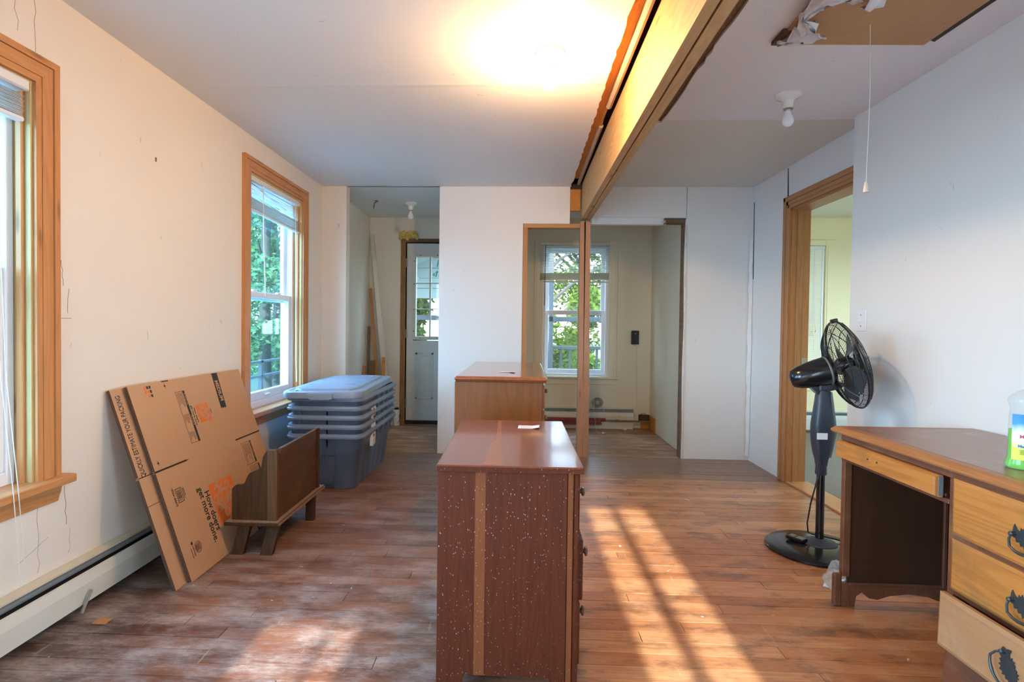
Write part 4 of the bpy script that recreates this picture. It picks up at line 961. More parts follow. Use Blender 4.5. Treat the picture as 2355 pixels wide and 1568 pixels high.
# ------------------------------------------------------------------ blue storage totes
def rrect(hx, hy, r, notch=0.0, ribs=0.0, z=0.0, cx=0, cy=0, lift=0):
    P = []
    def arc(cx_, cy_, a0):
        return [(cx_+r*math.cos(a0+math.pi/2*k/6), cy_+r*math.sin(a0+math.pi/2*k/6)) for k in range(7)]
    # start at +x side, going counter-clockwise
    side = []
    nr = 11; ys = [-hy+r + (2*hy-2*r)*k/(nr*2) for k in range(1, nr*2)]
    right = [(hx - (ribs if (k % 4) in (1, 2) else 0), y_) for k, y_ in enumerate(ys)]
    xs = [hx-r - (2*hx-2*r)*q for q in (.28, .30, .70, .72)]
    top = [(xs[0], hy), (xs[1], hy-notch), (xs[2], hy-notch), (xs[3], hy)]
    left = [(-x_, -y_) for x_, y_ in right]; bot = [(-x_, -y_) for x_, y_ in top]
    P = right + arc(hx-r, hy-r, 0) + top + arc(-hx+r, hy-r, math.pi/2) + left + arc(-hx+r, -hy+r, math.pi) + bot + arc(hx-r, -hy+r, 1.5*math.pi)
    return [(cx+x_, cy+y_, z) for x_, y_ in P]
TX, TY = -1.345, 4.385
def tote(z0, label, first):
    t = thing('storage_tote', label, 'tote', (TX, TY, z0), group='nested blue storage totes')
    hx, hy, h = .258, .548, .405
    def ring(q, z, nt=0, rb=0, grow=0): return rrect(hx-.062+.062*q+grow, hy-.062+.062*q+grow, .075, nt, rb, z0+z, TX, TY)
    mb = MB(); mb.loft([ring(0, 0, .022, .006), ring(.05, .012, .022, .006), ring(.45, .235, .022, .006), ring(.46, .246, 0, 0, .008), ring(.93, .375, 0, 0, .008), ring(.95, .385, 0, 0, -.006), ring(.9, .33, 0, 0, -.012), ring(.05, .03, 0, 0, -.012)])
    mb.build('body', M['tote'], t, smooth=True)
    mb = MB(); mb.loft([ring(1, .372, 0, 0, .004), ring(1, .372, 0, 0, .020), ring(1, .384, 0, 0, .022), ring(1, .386, 0, 0, .016), ring(1, .402, 0, 0, .014), ring(1, .404, 0, 0, .004), ring(1, .402, 0, 0, -.004), ring(1, .38, 0, 0, -.004)], False, False)
    mb.build('rim', M['toterim'], t, smooth=True)
    for s_ in (-1, 1):
        mb = MB(); mb.box(TX+.02, TX+.026, TY-hy-.006, TY-hy+.006, z0+.245, z0+.368).box(TX-.17, TX-.164, TY-hy-.006, TY-hy+.006, z0+.30, z0+.368) if s_ < 0 else mb.box(TX-.03, TX-.024, TY+hy-.006, TY+hy+.006, z0+.245, z0+.368)
        mb.build('handle_rib', M['tote'], t)
    for yy in (4.28, 4.45, 4.60):
        mb = MB(); mb.box(TX+hx-.004, TX+hx+.014, yy, yy+.025, z0+.300, z0+.372); mb.build('side_rib', M['tote'], t)
    if first is not None:
        mb = MB(); mb.prism([(4.13, z0+.262), (4.205, z0+.27), (4.21, z0+.36), (4.135, z0+.352)], 0, TX+hx-.01, TX+hx+.0135); s = mb.build('sticker', M['paper'], t)
        mb = MB(); mb.prism([(4.138, z0+.328), (4.172, z0+.330), (4.172, z0+.35), (4.138, z0+.348)], 0, TX+hx+.012, TX+hx+.0145); mb.build('sticker_emblem', M['red'], s)
        if first == 0:
            mb = MB(); mb.prism([(4.135, z0+.266), (4.204, z0+.272), (4.204, z0+.320), (4.135, z0+.312)], 0, TX+hx+.012, TX+hx+.0142); mb.build('sticker_text', M['trimcream'], s)
    return t
names = ['bottom-most slate blue storage tote, its whole body showing', 'second blue storage tote from the floor in the nested stack', 'middle blue storage tote in the nested stack', 'second blue storage tote from the top in the nested stack', 'topmost blue storage tote right under the tilted lid']
for k in range(5): tote(.003+.0655*k, names[k], (0, None, 1, 1, None)[k])
t = thing('tote_lid', 'pale blue domed lid lying askew on top of the tote stack', 'lid', (TX, TY, .675))
la = R(2.2)
LM = Matrix.Translation((TX-.030, TY-.02, .676)) @ Matrix.Rotation(la, 4, 'Z') @ Matrix.Rotation(R(.3), 4, 'X') @ Matrix.Rotation(R(-1.0), 4, 'Y')
def lr(g, z, r=.085): return rrect(.285+g, .572+g, r, 0, 0, z)
mb = MB(LM); mb.loft([lr(-.012, -.010), lr(0, -.012), lr(.003, .012), lr(0, .030), lr(-.008, .036), lr(-.030, .037), lr(-.036, .032), lr(-.060, .034), lr(-.068, .048), lr(-.13, .056), lr(-.20, .060)], False, True); mb.build('shell', M['totelid'], t, smooth=True)
for s_ in (-1, 1):
    mb = MB(LM); mb.prism([(-.085+.03*s_*0, .022), (.085, .022), (.082, -.012), (.06, -.020), (-.06, -.020), (-.082, -.012)], 1, s_*.570-.004, s_*.590); mb.build('latch', M['totelid'], t)
mb = MB(LM)
for k in range(3):
    yy = -.30+.30*k; mb.box(-.17, .17, yy-.004, yy+.004, .05, .0605)
mb.build('dome_rib', M['totelid'], t)
mb = MB(LM); mb.prism([(-.20, -.50), (.20, -.50), (.20, -.43), (.12, -.40), (0, -.385), (-.12, -.40), (-.20, -.43)], 2, .034, .0395); mb.build('thumb_recess', M['toterim'], t)

# ------------------------------------------------------------------ leaning lumber, pipe
def board(name, p0, p1, w, d, mat, label, cat='board', taper=1.0):
    p0, p1 = Vector(p0), Vector(p1); ax = (p1-p0).normalized(); sx = Vector((1, 0, 0)); sx = (sx - ax*sx.dot(ax)).normalized(); sy = ax.cross(sx)
    mb = MB(); n = 7; rings = []; r = random.Random(len(label))
    for i in range(n):
        q = i/(n-1); c = p0.lerp(p1, q); ww = w*(1+(taper-1)*q)*(1+.05*r.uniform(-1, 1)); bow = .012*math.sin(math.pi*q)
        c = c + sy*bow*0
        rings.append([tuple(c+sx*a*ww/2+sy*b_*d/2) for a, b_ in ((-1, -1), (1, -1), (1, 1), (-1, 1))])
    mb.loft(rings); return tag(mb.build(name, mat), label, cat)
board('leaning_board', (-1.46, 6.36, .01), (-1.722, 6.515, 2.235), .072, .03, M['whiteboard'], 'long white-painted board leaning in the hall corner', taper=.55)
board('leaning_board', (-1.555, 6.30, .01), (-1.732, 6.50, 1.60), .048, .022, M['stud_o'], 'orange-brown board leaning left of the long white one', taper=.6)
board('leaning_board', (-1.675, 6.20, .01), (-1.730, 6.44, 1.15), .030, .02, M['oldwood'], 'short dirty stick with peeling paint in the hall corner', taper=.9)
board('leaning_board', (-1.62, 6.22, .01), (-1.665, 6.35, .76), .060, .02, M['oldwood'], 'short dark brown offcut leaning in the hall corner')
board('leaning_board', (-1.705, 6.12, .01), (-1.735, 6.28, .70), .026, .03, M['stud_o'], 'shortest pale offcut leaning nearest the hall wall')
board('leaning_board', (-1.505, 6.22, .01), (-1.530, 6.33, .80), .034, .02, M['orangewood'], 'rusty brown offcut leaning just left of the white board base')
t = thing('white_pipe', 'short white capped pipe standing behind the totes by the hall door', 'pipe', (-1.400, 6.44, 0))
mb = MB(); mb.lathe([(.038, 0), (.038, .17), (.034, .185), (.020, .19)], 16, (-1.400, 6.44, 0)); mb.build('body', M['vinyl'], t, smooth=True)
mb = MB(); mb.lathe([(.030, .185), (.030, .205), (.01, .208)], 14, (-1.400, 6.44, 0)); mb.build('cap', M['ink'], t, smooth=True)
mb = MB(); mb.tube([(-1.362, 6.42, .10), (-1.348, 6.41, .14), (-1.352, 6.41, .06), (-1.378, 6.405, .035)], .003, 5); mb.build('wire', M['ink'], t)

# ------------------------------------------------------------------ far room bits
t = thing('thermostat_box', 'small black thermostat box with a cable channel on the far wall', 'thermostat', (1.37, YF, 1.06))
mb = MB(); mb.box(1.327, 1.412, YF-.035, YF, .982, 1.140, .004); b_ = mb.build('housing', M['fanblack'], t)
mb = MB(); mb.lathe([(.006, 0), (.005, .006)], 10, (1.372, YF-.035, 1.105), Matrix.Rotation(R(90), 4, 'X')); mb.build('dial', M['steel'], b_)
mb = MB(); mb.box(1.368, 1.402, YF-.028, YF, .966, .982, .003); mb.build('cable_clamp', M['trimcream'], t)
mb = MB(); mb.tube([(1.388, YF-.008, .975), (1.396, YF-.008, .6), (1.402, YF-.008, .22)], .006, 6); mb.build('conduit', M['trimcream'], t)
t = thing('cable_coil', 'round coil of grey cable lying on top of the far heater', 'cable', (.945, YF-.03, .238))
mb = MB()
for k in range(7):
    r0 = .030+.006*k; cx_, cz_ = .945+.004*math.sin(k*2.1), .238+.060
    mb.tube([(cx_+r0*1.0*math.cos(a), YF-.030+.006*math.sin(k*1.7)+.004*math.sin(a*2), cz_+(r0*.85)*math.sin(a)) for a in [2*math.pi*j/20 for j in range(21)]], .0028, 5)
mb.build('loop', M['ducts'], t, smooth=True)
mb = MB(); mb.tube([(.90, YF-.03, .25), (.925, YF-.03, .33), (.95, YF-.03, .35), (.985, YF-.03, .29), (.99, YF-.03, .25)], .004, 5); mb.build('tail', M['ducts'], t)
t = thing('heating_pipe', 'dirty copper heating pipe running along the far wall', 'pipe', (1.2, YF-.07, .1))
mb = MB(); mb.tube([(.98, YF-.085, .098), (1.25, YF-.085, .096), (1.552, YF-.085, .092)], .011, 8); mb.build('run', M['copper'], t, smooth=True)
for x in (1.165, 1.0):
    mb = MB(); mb.tube([(x-.02, YF-.085, .097), (x+.02, YF-.085, .097)], .0145, 8); mb.build('coupling', M['copper'], t)
t = thing('heater_element', 'red slotted heater panel lying along the far wall', 'heater panel', (.3, YF-.1, .1))
mb = MB(); mb.box(-.55, 1.03, YF-.125, YF-.10, .102, .128, .003); mb.build('upper_bar', M['red'], t)
mb = MB(); mb.box(-.55, .985, YF-.125, YF-.10, .052, .075, .003); mb.build('lower_bar', M['red'], t)
mb = MB()
for k in range(150): mb.box(-.545+k*.0102, -.541+k*.0102, YF-.118, YF-.106, .072, .105)
stuff(mb.build('fin', M['outlet'], t))
mb = MB(); mb.box(-.55, 1.35, YF-.075, YF-.062, 0.0, .042); tag(mb.build('baseboard_far', M['trimcream']), 'dusty cream base trim under the far heater', 'baseboard', kind='structure')
mb = MB(); mb.box(1.455, 1.55, YF-.012, YF, .0, .085); mb.box(1.545, 1.556, YF-.3, YF, 0, .16); tag(mb.build('baseboard_far_right', M['orangewood']), 'bare lath showing where the far baseboard was removed', 'baseboard', kind='structure')
t = thing('outlet_box', 'rusty open outlet box low on the far wall', 'outlet box', (1.49, YF, .12))
mb = MB(); mb.box(1.43, 1.54, YF-.045, YF-.037, .095, .160).box(1.43, 1.436, YF-.045, YF, .095, .16).box(1.534, 1.54, YF-.045, YF, .095, .16).box(1.43, 1.54, YF-.045, YF, .155, .162); mb.build('housing', M['outlet'], t)
mb = MB(); mb.tube([(1.44, YF-.046, .162), (1.47, YF-.05, .185), (1.49, YF-.05, .166), (1.50, YF-.052, .19)], .003, 5); mb.build('wire', M['ink'], t)

# ------------------------------------------------------------------ dressers
YD = 1.71
t = thing('dresser', 'front red-brown cherry dresser speckled with white paint', 'dresser', (0, 2.1, 0))
dxl, dxr, dy0, dy1, zt = -.2465, .2125, YD, YD+.835, .7485
mb = MB(); mb.box(dxl, dxr, dy0, dy1, zt-.021, zt, .004); tp = mb.build('top', M['cherry'], t)
mb = MB(); mb.prism([(-.100, dy0+.012), (-.040, dy0+.012), (-.050, dy0+.32), (-.068, dy1-.012), (-.080, dy1-.012), (-.075, dy0+.40), (-.090, dy0+.33)], 2, zt-.002, zt+.0004); plabel(mb.build('top_board', M['cherry_lt_top'], t), 'paler sapwood board in the top')
bx0, bx1 = -.2415, .162
mb = MB(); mb.box(dxl+.002, dxr-.002, dy0-.0006, dy0+.001, zt-.019, zt-.0035); plabel(mb.build('end_grain', M['cherry_z'], t), 'darker end grain of the top')
# side panel facing the viewer, with the arch cut between the feet
ar = .082
mb = MB(); mb.prism([(bx0, 0), (bx0+.080, 0), (bx0+.084, ar-.012), (bx0+.090, ar), (bx1-.052, ar), (bx1-.046, ar-.012), (bx1-.042, 0), (bx1, 0), (bx1, zt-.021), (-.092, zt-.021), (-.092, ar+.001), (-.096, ar+.001), (-.096, zt-.021), (bx0, zt-.021)], 1, dy0+.016, dy0+.036); mb.build('side_panel', M['cherry_z'], t)
mb = MB(); mb.box(-.124, -.0915, dy0+.0150, dy0+.0175, ar+.001, zt-.021); plabel(mb.build('side_board', M['cherry_light'], t), 'paler sapwood strip in the side panel')
mb = MB(); mb.prism([(bx0, 0), (bx1, 0), (bx1, zt-.021), (bx0, zt-.021)], 1, dy1-.04, dy1-.02); mb.build('side_panel', M['cherry_z'], t)
mb = MB(); mb.box(bx0, bx0+.010, dy0+.036, dy1-.04, .06, zt-.021); mb.build('back_panel', M['cherry_z'], t)
mb = MB(); mb.box(bx1+.002, bx1+.020, dy0+.017, dy0+.055, 0, zt-.021, .002); mb.build('front_stile', M['cherry_light'], t)
mb = MB(); mb.box(bx1+.020, bx1+.040, dy0+.018, dy0+.055, 0, zt-.021, .006); mb.build('front_stile', M['cherry_z'], t)
mb = MB(); mb.box(bx1+.002, bx1+.040, dy1-.055, dy1-.02, 0, zt-.021, .004); mb.build('front_stile', M['cherry_z'], t)
mb = MB(); mb.box(bx0+.01, bx1+.030, dy0+.036, dy1-.04, .075, .100); mb.build('bottom_board', M['cherry_z'], t)
for k, (z0, z1, pro) in enumerate(((.515, .715, .043), (.315, .508, .056), (.108, .308, .048))):
    x1 = bx1+pro
    mb = MB(); mb.box(bx1-.004, x1, dy0+.045, dy1-.05, z0, z1, .004); d = mb.build('drawer', M['cherry_z'], t)
    for yy in (dy0+.17, dy1-.18):
        mb = MB(); zc_ = (z0+z1)/2+.012
        mb.lathe([(.011, 0), (.006, .004), (.0055, .012), (.009, .018), (.0155, .021), (.0165, .025), (.012, .029), (.002, .0305)], 16, (x1, yy, zc_), Matrix.Rotation(R(90), 4, 'Y')); mb.build('knob', M['knob'], d, smooth=True)
t = thing('dresser', 'rear honey-brown dresser with a glossy moulded top', 'dresser', (-.08, 3.6, 0))
EM = Matrix.Translation((-.085, 3.0, 0)) @ Matrix.Rotation(R(-.8), 4, 'Z')
ez = .905; hw = .252; el = 1.25
mb = MB(EM)
def tring(g, z): return [(-hw-g, -.0-g, z), (hw+g, -g, z), (hw+g, el+g, z), (-hw-g, el+g, z)]
mb.loft([tring(-.010, ez-.030), tring(-.006, ez-.026), tring(-.003, ez-.020), tring(0, ez-.016), tring(0, ez-.010), tring(-.007, ez-.005), tring(-.010, ez)]); mb.build('top', M['honey_top'], t)
mb = MB(EM); mb.box(-hw+.001, hw-.026, .012, .034, .0, ez-.030, .002); mb.build('side_panel', M['honey'], t)
mb = MB(EM); mb.box(-hw+.001, hw-.026, el-.034, el-.012, .0, ez-.030); mb.build('side_panel', M['honey'], t)
mb = MB(EM); mb.box(-hw+.001, -hw+.012, .034, el-.034, .06, ez-.030); mb.build('back_panel', M['honey'], t)
mb = MB(EM); mb.box(-hw+.012, hw-.03, .034, el-.034, .04, .07); mb.build('bottom_board', M['honey'], t)
for z0, z1 in ((.735, .862), (.56, .725), (.37, .55), (.18, .36)):
    mb = MB(EM); mb.prism([(hw-.030, z0), (hw-.018, z0), (hw-.012, z0+.006), (hw-.012, z1-.006), (hw-.018, z1), (hw-.030, z1)], 1, .02, el-.02); d = mb.build('drawer', M['honey'], t)
    for yy in (.3, el-.3):
        mb = MB(EM); mb.lathe([(.010, 0), (.006, .006), (.014, .016), (.010, .024), (.002, .026)], 12, (hw-.012, yy, (z0+z1)/2), Matrix.Rotation(R(90), 4, 'Y')); mb.build('knob', M['knob'], d, smooth=True)
# price slips
def slip(M_, label, w, d):
    t = thing('paper_slip', label, 'paper', tuple(M_.translation))
    mb = MB(M_); n = 6; r0 = [[(-w/2+w*k/n, -d/2, .0008+.006*max(0, (k-4))/2*1.0), (-w/2+w*k/n, d/2, .0008+.004*max(0, (k-4))/2)] for k in range(n+1)]
    rings = [[r[0], r[1], (r[1][0], r[1][1], r[1][2]+.0006), (r[0][0], r[0][1], r[0][2]+.0006)] for r in r0]; mb.loft(rings); p_ = mb.build('sheet', M['paper'], t)
    mb = MB(M_); rr = random.Random(4)
    for row in (-.18, .18):
        x = -w*.36
        while x < w*.22:
            L = rr.uniform(.004, .008); mb.box(x, x+L, row*d-.0035, row*d+.0005, .0015, .0019); mb.box(x+L*.3, x+L*.5, row*d-.001, row*d+.0045, .0015, .0019); x += L+.003
    mb.build('scribble', M['penblue'], p_)
slip(Matrix.Translation((.055, 2.375, zt+.0005)) @ Matrix.Rotation(R(-3), 4, 'Z'), 'white handwritten slip on the front cherry dresser', .090, .068)
slip(Matrix.Translation((-.052, 3.31, ez+.0005)) @ Matrix.Rotation(R(-18), 4, 'Z'), 'white curled slip on the rear honey dresser', .085, .06)

# ------------------------------------------------------------------ pedestal fan
t = thing('pedestal_fan', 'black pedestal fan standing beside the doorway', 'fan', (1.625, 3.03, 0))
fx, fy = 1.640, 3.045
mb = MB(); mb.lathe([(.238, .001), (.246, .006), (.246, .014), (.236, .022), (.15, .030), (.085, .036), (.0, .036)], 48, (1.612, 3.03, 0), cap1=False); mb.build('base', M['fanblack'], t, smooth=True)
mb = MB(); mb.lathe([(.090, .030), (.085, .040), (.060, .050), (.036, .056), (.030, .060)], 28, (fx, fy, 0)); mb.build('base_cap', M['fangrey'], t, smooth=True)
mb = MB(); mb.lathe([(.0205, .05), (.0205, .46)], 18, (fx, fy, 0)); mb.build('pole', M['fanblack'], t, smooth=True)
mb = MB(); mb.lathe([(.027, .405), (.029, .41), (.027, .455), (.024, .49)], 18, (fx, fy, 0)); mb.build('height_collar', M['fangrey'], t, smooth=True)
mb = MB(); rings = []
for z, wx, wy in ((.455, .026, .026), (.485, .030, .028), (.52, .040, .034), (.57, .049, .038), (.63, .054, .040), (.68, .053, .040), (.74, .045, .036), (.80, .037, .032), (.852, .032, .028), (.862, .028, .024)):
    rings.append([(fx+wx*(abs(math.cos(a))**.6)*math.copysign(1, math.cos(a)), fy+wy*(abs(math.sin(a))**.6)*math.copysign(1, math.sin(a)), z) for a in [2*math.pi*k/20 for k in range(20)]])
mb.loft(rings); mb.build('neck', M['fangrey'], t, smooth=True)
mb = MB(); mb.prism([(fx+.030, .50), (fx+.040, .50), (fx+.066, .63), (fx+.060, .70), (fx+.038, .85), (fx+.030, .85)], 1, fy-.022, fy+.022); plabel(mb.build('side_trim', M['damper'], t), 'grey-blue side trim')
mb = MB(); mb.box(fx-.046, fx+.008, fy-.0415, fy-.038, .600, .634); plabel(mb.build('rating_label', M['paper'], t), 'white rating sticker')
mb = MB(); mb.box(fx-.03, fx+.03, fy-.028, fy+.028, .855, .888, .006); mb.box(fx-.034, fx+.012, fy-.024, fy+.024, .88, .905, .005); mb.build('tilt_joint', M['fangrey'], t)
HM = Matrix.Translation((1.752, 3.035, .998)) @ Matrix.Rotation(R(-10), 4, 'Z') @ Matrix.Rotation(R(-16), 4, 'Y') @ Matrix.Rotation(R(90), 4, 'Y')   # local z = fan axis
mb = MB(HM); mb.lathe([(.0, -.285), (.030, -.284), (.045, -.275), (.060, -.24), (.070, -.19), (.076, -.14), (.079, -.10), (.078, -.085), (.074, -.075)], 28, (.012, 0, 0)); mh = mb.build('motor_housing', M['fanblack'], t, smooth=True)
mb = MB(HM); mb.lathe([(.0795, -.105), (.0805, -.100), (.0795, -.095)], 28, (.012, 0, 0), cap0=False, cap1=False); mb.build('housing_seam', M['damper'], mh)
mb = MB(HM); mb.prism([(.045, -.22), (.115, -.18), (.112, -.085), (.045, -.075)], 1, -.036, .036); mb.build('swivel_case', M['fanblack'], t)
mb = MB(HM); mb.lathe([(.012, 0), (.014, .018), (.008, .022)], 10, (.09, -.05, -.08)); mb.build('tilt_knob', M['fanblack'], t)
GR = .236
def arcpt(q, side):   # profile of grille: q 0 centre .. 1 rim
    r = .035 + (GR-.035)*q
    z = (-.078+.070*max(0, q-.15)**2*1.35) if side < 0 else (.072-.062*q**2.6)
    return r, z
def grille(side, nw, name):
    mb = MB(HM)
    for k in range(nw):
        a0 = 2*math.pi*k/nw; tw = .55 if side < 0 else -.45; pts = []
        for j in range(9):
            q = j/8; r, z = arcpt(q, side); a = a0 + tw*(1-q)*.8; pts.append((r*math.cos(a), r*math.sin(a), z))
        mb.tube(pts, .00095, 4)
    o = stuff(mb.build(name+'_wires', M['wire'], t))
    mb = MB(HM)
    for q in (.0, .42, .72, .93):
        r, z = arcpt(q, side); zz = z - .001*side
        mb.tube([(r*math.cos(a), r*math.sin(a), zz) for a in [2*math.pi*j/48 for j in range(49)]], .0018, 5)
    for k in range(6):
        a0 = 2*math.pi*k/6+.3; pts = [(arcpt(j/8, side)[0]*math.cos(a0), arcpt(j/8, side)[0]*math.sin(a0), arcpt(j/8, side)[1]+.002*side) for j in range(9)]; mb.tube(pts, .0024, 5)
    mb.build(name+'_rings', M['wire'], t)
grille(-1, 96, 'rear_grille'); grille(1, 96, 'front_grille')
mb = MB(HM); mb.lathe([(GR-.002, -.004), (GR+.003, -.004), (GR+.005, .0), (GR+.003, .005), (GR-.002, .005)], 64, cap0=False, cap1=False); mb.build('rim_band', M['wire'], t, smooth=True)
mb = MB(HM); mb.lathe([(.060, .062), (.058, .076), (.04, .080), (0, .080)], 24, cap1=False); mb.build('front_badge', M['fanblack'], t, smooth=True)
mb = MB(HM); mb.lathe([(.036, -.04), (.040, -.035), (.040, .020), (.028, .034), (0, .036)], 20); mb.build('hub', M['fanblack'], t, smooth=True)
for k in range(5):
    a0 = 2*math.pi*k/5; mb = MB(HM); rings = []
    for j in range(8):
        q = j/7; r = .036+.166*q; spread = .28+.26*math.sin(math.pi*min(1, q*1.05)*.8); row = []; bk = []
        for i in range(6):
            s_ = i/5-.5; a = a0 + s_*spread*2*.62 + .22*q; z = -.004 + s_*-.040*(1-.35*q)
            row.append((r*math.cos(a), r*math.sin(a), z+.001)); bk.append((r*math.cos(a), r*math.sin(a), z-.001))
        rings.append(row + bk[::-1])
    mb.loft(rings); mb.build('blade', M['blade'], t, smooth=True)
mb = MB(HM); mb.box(-.008, .008, GR-.006, GR+.016, -.014, .018, .002); mb.box(-GR-.014, -GR+.008, -.014, .014, -.014, .018, .003); mb.build('rim_clip', M['fanblack'], t)
mb = MB(); mb.tube([(fx-.022, fy-.03, .485), (fx-.030, fy-.03, .40), (fx-.055, fy-.01, .25), (fx-.066, fy+.0, .14), (fx-.05, fy+.02, .085), (fx-.01, fy+.06, .06), (fx+.10, fy+.03, .045), (fx+.22, fy-.0, .02), (fx+.34, fy-.05, .006)], .0038, 6); mb.build('power_cord', M['fanblack'], t, smooth=True)
t = thing('remote_control', 'small black remote control lying on the fan base', 'remote', (1.535, 3.06, .03))
RM = Matrix.Translation((1.530, 3.065, .0365)) @ Matrix.Rotation(R(35), 4, 'Z') @ Matrix.Rotation(R(2), 4, 'X')
mb = MB(RM); mb.box(-.024, .024, -.050, .050, 0, .022, .005); b_ = mb.build('case', M['fanblack'], t)
mb = MB(RM); mb.box(-.019, .019, -.036, -.002, .0215, .0228, .001).box(-.019, .019, .006, .036, .0215, .0228, .001); mb.build('button_pad', M['damper'], b_)

# ------------------------------------------------------------------ desk
t = thing('desk', 'worn wooden kneehole desk against the right wall', 'desk', (1.68, 1.85, 0))
xF, xK, yN, yE, yD, zD = 1.400, 1.965, 1.20, 2.44, 1.845, .765
mb = MB()
# moulded top
pts = [(xF-.022, zD-.014), (xF-.016, zD-.005), (xF-.004, zD), (xK, zD), (xK, zD-.024), (xF-.020, zD-.024)]
def top_ring(g, z): return [(xF-.022+g, yN, z), (xK, yN, z), (xK, yE+.05-g, z), (xF-.022+g, yE+.05-g, z)]
mb.loft([top_ring(.004, zD-.026), top_ring(0, zD-.020), top_ring(0, zD-.013), top_ring(.010, zD-.004), top_ring(.020, zD)]); tp = mb.build('top', M['deskedge'], t)
mb = MB(); mb.loft([top_ring(.050, zD-.002), top_ring(.050, zD+.0008)]); mb.build('top_surface', M['desktop'], t)
mb = MB(); mb.box(xF-.004, xF+.016, yN, yE, .712, zD-.026, .002); mb.build('top_rail', M['deskdark_y'], t)
mb = MB(); mb.box(xF-.002, xF+.016, yD, yE, .624, .640, .002); mb.build('drawer_rail', M['deskdark_y'], t)
# far end panel: stile, panel, scalloped bottom
mb = MB(); mb.box(xF, xF+.030, yE-.026, yE, .13, zD-.026, .002); mb.build('corner_post', M['deskdark'], t)
mb = MB(); mb.box(xF-.032, xF+.001, yE-.026, yE, 0, .140, .006); mb.build('foot', M['deskdark'], t)
sc = [(xF, 0), (xF+.055, 0), (xF+.062, .045), (xF+.085, .062), (xF+.115, .038), (xF+.15, .032), (xF+.20, .050), (xF+.28, .060), (xF+.36, .050), (xF+.41, .032), (xF+.44, .038), (xF+.47, .062), (xF+.50, .045), (xF+.51, 0), (xK, 0), (xK, .10), (xF, .10)]
mb = MB(); mb.prism(sc, 1, yE-.022, yE-.002); mb.build('scalloped_apron', M['deskdark'], t)
mb = MB(); mb.box(xF+.03, xK, yE-.016, yE-.003, .10, zD-.026); mb.build('end_panel', M['kneeback'], t)
mb = MB(); mb.box(xF+.03, xK-.13, yE-.026, yE-.016, .090, .104, .002); mb.box(xK-.150, xK-.135, yE-.028, yE-.016, .09, .70, .002); mb.build('panel_moulding', M['deskdark'], t)
mb = MB(); mb.box(xK-.012, xK, yD, yE-.02, .10, zD-.026); mb.build('back_panel', M['kneeback'], t)
# pencil drawer, slightly open
mb = MB(); mb.prism([(xF-.030, .645), (xF-.020, .640), (xF-.006, .640), (xF-.006, .712), (xF-.020, .712), (xF-.030, .707)], 1, yD+.020, yE-.012); d = mb.build('pencil_drawer', M['maple'], t)
mb = MB(); mb.box(xF-.006, xF+.30, yD+.05, yE-.05, .645, .70); mb.build('drawer_box', M['deskdark_y'], d)
mb = MB(); mb.prism([(xF-.0305, yD+.028), (xF-.020, yD+.0195), (xF-.005, yD+.0195), (xF-.005, yD+.0205), (xF-.020, yD+.021)], 2, .645, .708); plabel(mb.build('end_bevel', M['damper'], d), 'greyed bevelled end')
mb = MB()
for yy in (2.16, 2.215): mb.lathe([(.0035, 0), (.0035, .002)], 8, (xF-.0302, yy, .680), Matrix.Rotation(R(-90), 4, 'Y'))
mb.build('screw_hole', M['ink'], d)
# pedestal
mb = MB(); mb.box(xF, xF+.022, yD-.024, yD, .0, zD-.026, .002); mb.build('pedestal_stile', M['deskdark'], t)
mb = MB(); mb.box(xF+.022, xK, yD-.018, yD-.004, .08, zD-.026); mb.build('pedestal_side', M['deskdark'], t)
mb = MB(); mb.box(xF+.001, xK, yN, yN+.02, .0, zD-.026); mb.build('pedestal_side', M['deskdark'], t)
for z0, z1 in ((.522, .540), (.345, .362), (.155, .178)):
    mb = MB(); mb.box(xF+.001, xF+.018, yN+.02, yD-.024, z0, z1); mb.build('divider_rail', M['deskdark_y'], t)
mb = MB(); mb.prism([(xF-.020, .0), (xF+.016, 0), (xF+.016, .155), (xF-.006, .155), (xF-.014, .13), (xF-.020, .11)], 1, yN+.02, yD-.02); mb.build('plinth', M['deskdark_y'], t)
def pull(par, Mx):     # bat-wing plate with bail handle; local x along the drawer, y up, z out of the face
    half = [(0, .030), (.008, .036), (.014, .030), (.018, .040), (.024, .028), (.030, .034), (.032, .022), (.042, .026), (.052, .040), (.056, .030), (.058, .016), (.066, .010), (.060, -.002), (.048, -.004), (.044, -.016), (.034, -.012), (.030, -.024), (.020, -.020), (.016, -.034), (.008, -.026), (0, -.038)]
    pts = half + [(-x, y_) for x, y_ in reversed(half[1:-1])]
    mb = MB(Mx); mb.prism(pts, 2, 0, .0022); p_ = mb.build('pull_plate', M['bronze'], par)
    mb = MB(Mx)
    for s_ in (-1, 1): mb.lathe([(.0075, .002), (.006, .010), (.0075, .016), (.004, .020), (0, .021)], 10, (s_*.050, .010, 0))
    mb.tube([(-.050, .010, .013), (-.050, -.006, .020), (-.040, -.026, .026), (-.018, -.034, .028), (0, -.036, .028), (.018, -.034, .028), (.040, -.026, .026), (.050, -.006, .020), (.050, .010, .013)], [.003, .0036, .004, .0046, .0052, .0046, .004, .0036, .003], 8)
    mb.build('bail_handle', M['bronze'], p_, smooth=True)
def PX(x, y, z, rot=0): return Matrix(((0, 0, -1, x), (-1, 0, 0, y), (0, 1, 0, z), (0, 0, 0, 1))) @ Matrix.Rotation(rot, 4, 'Z')
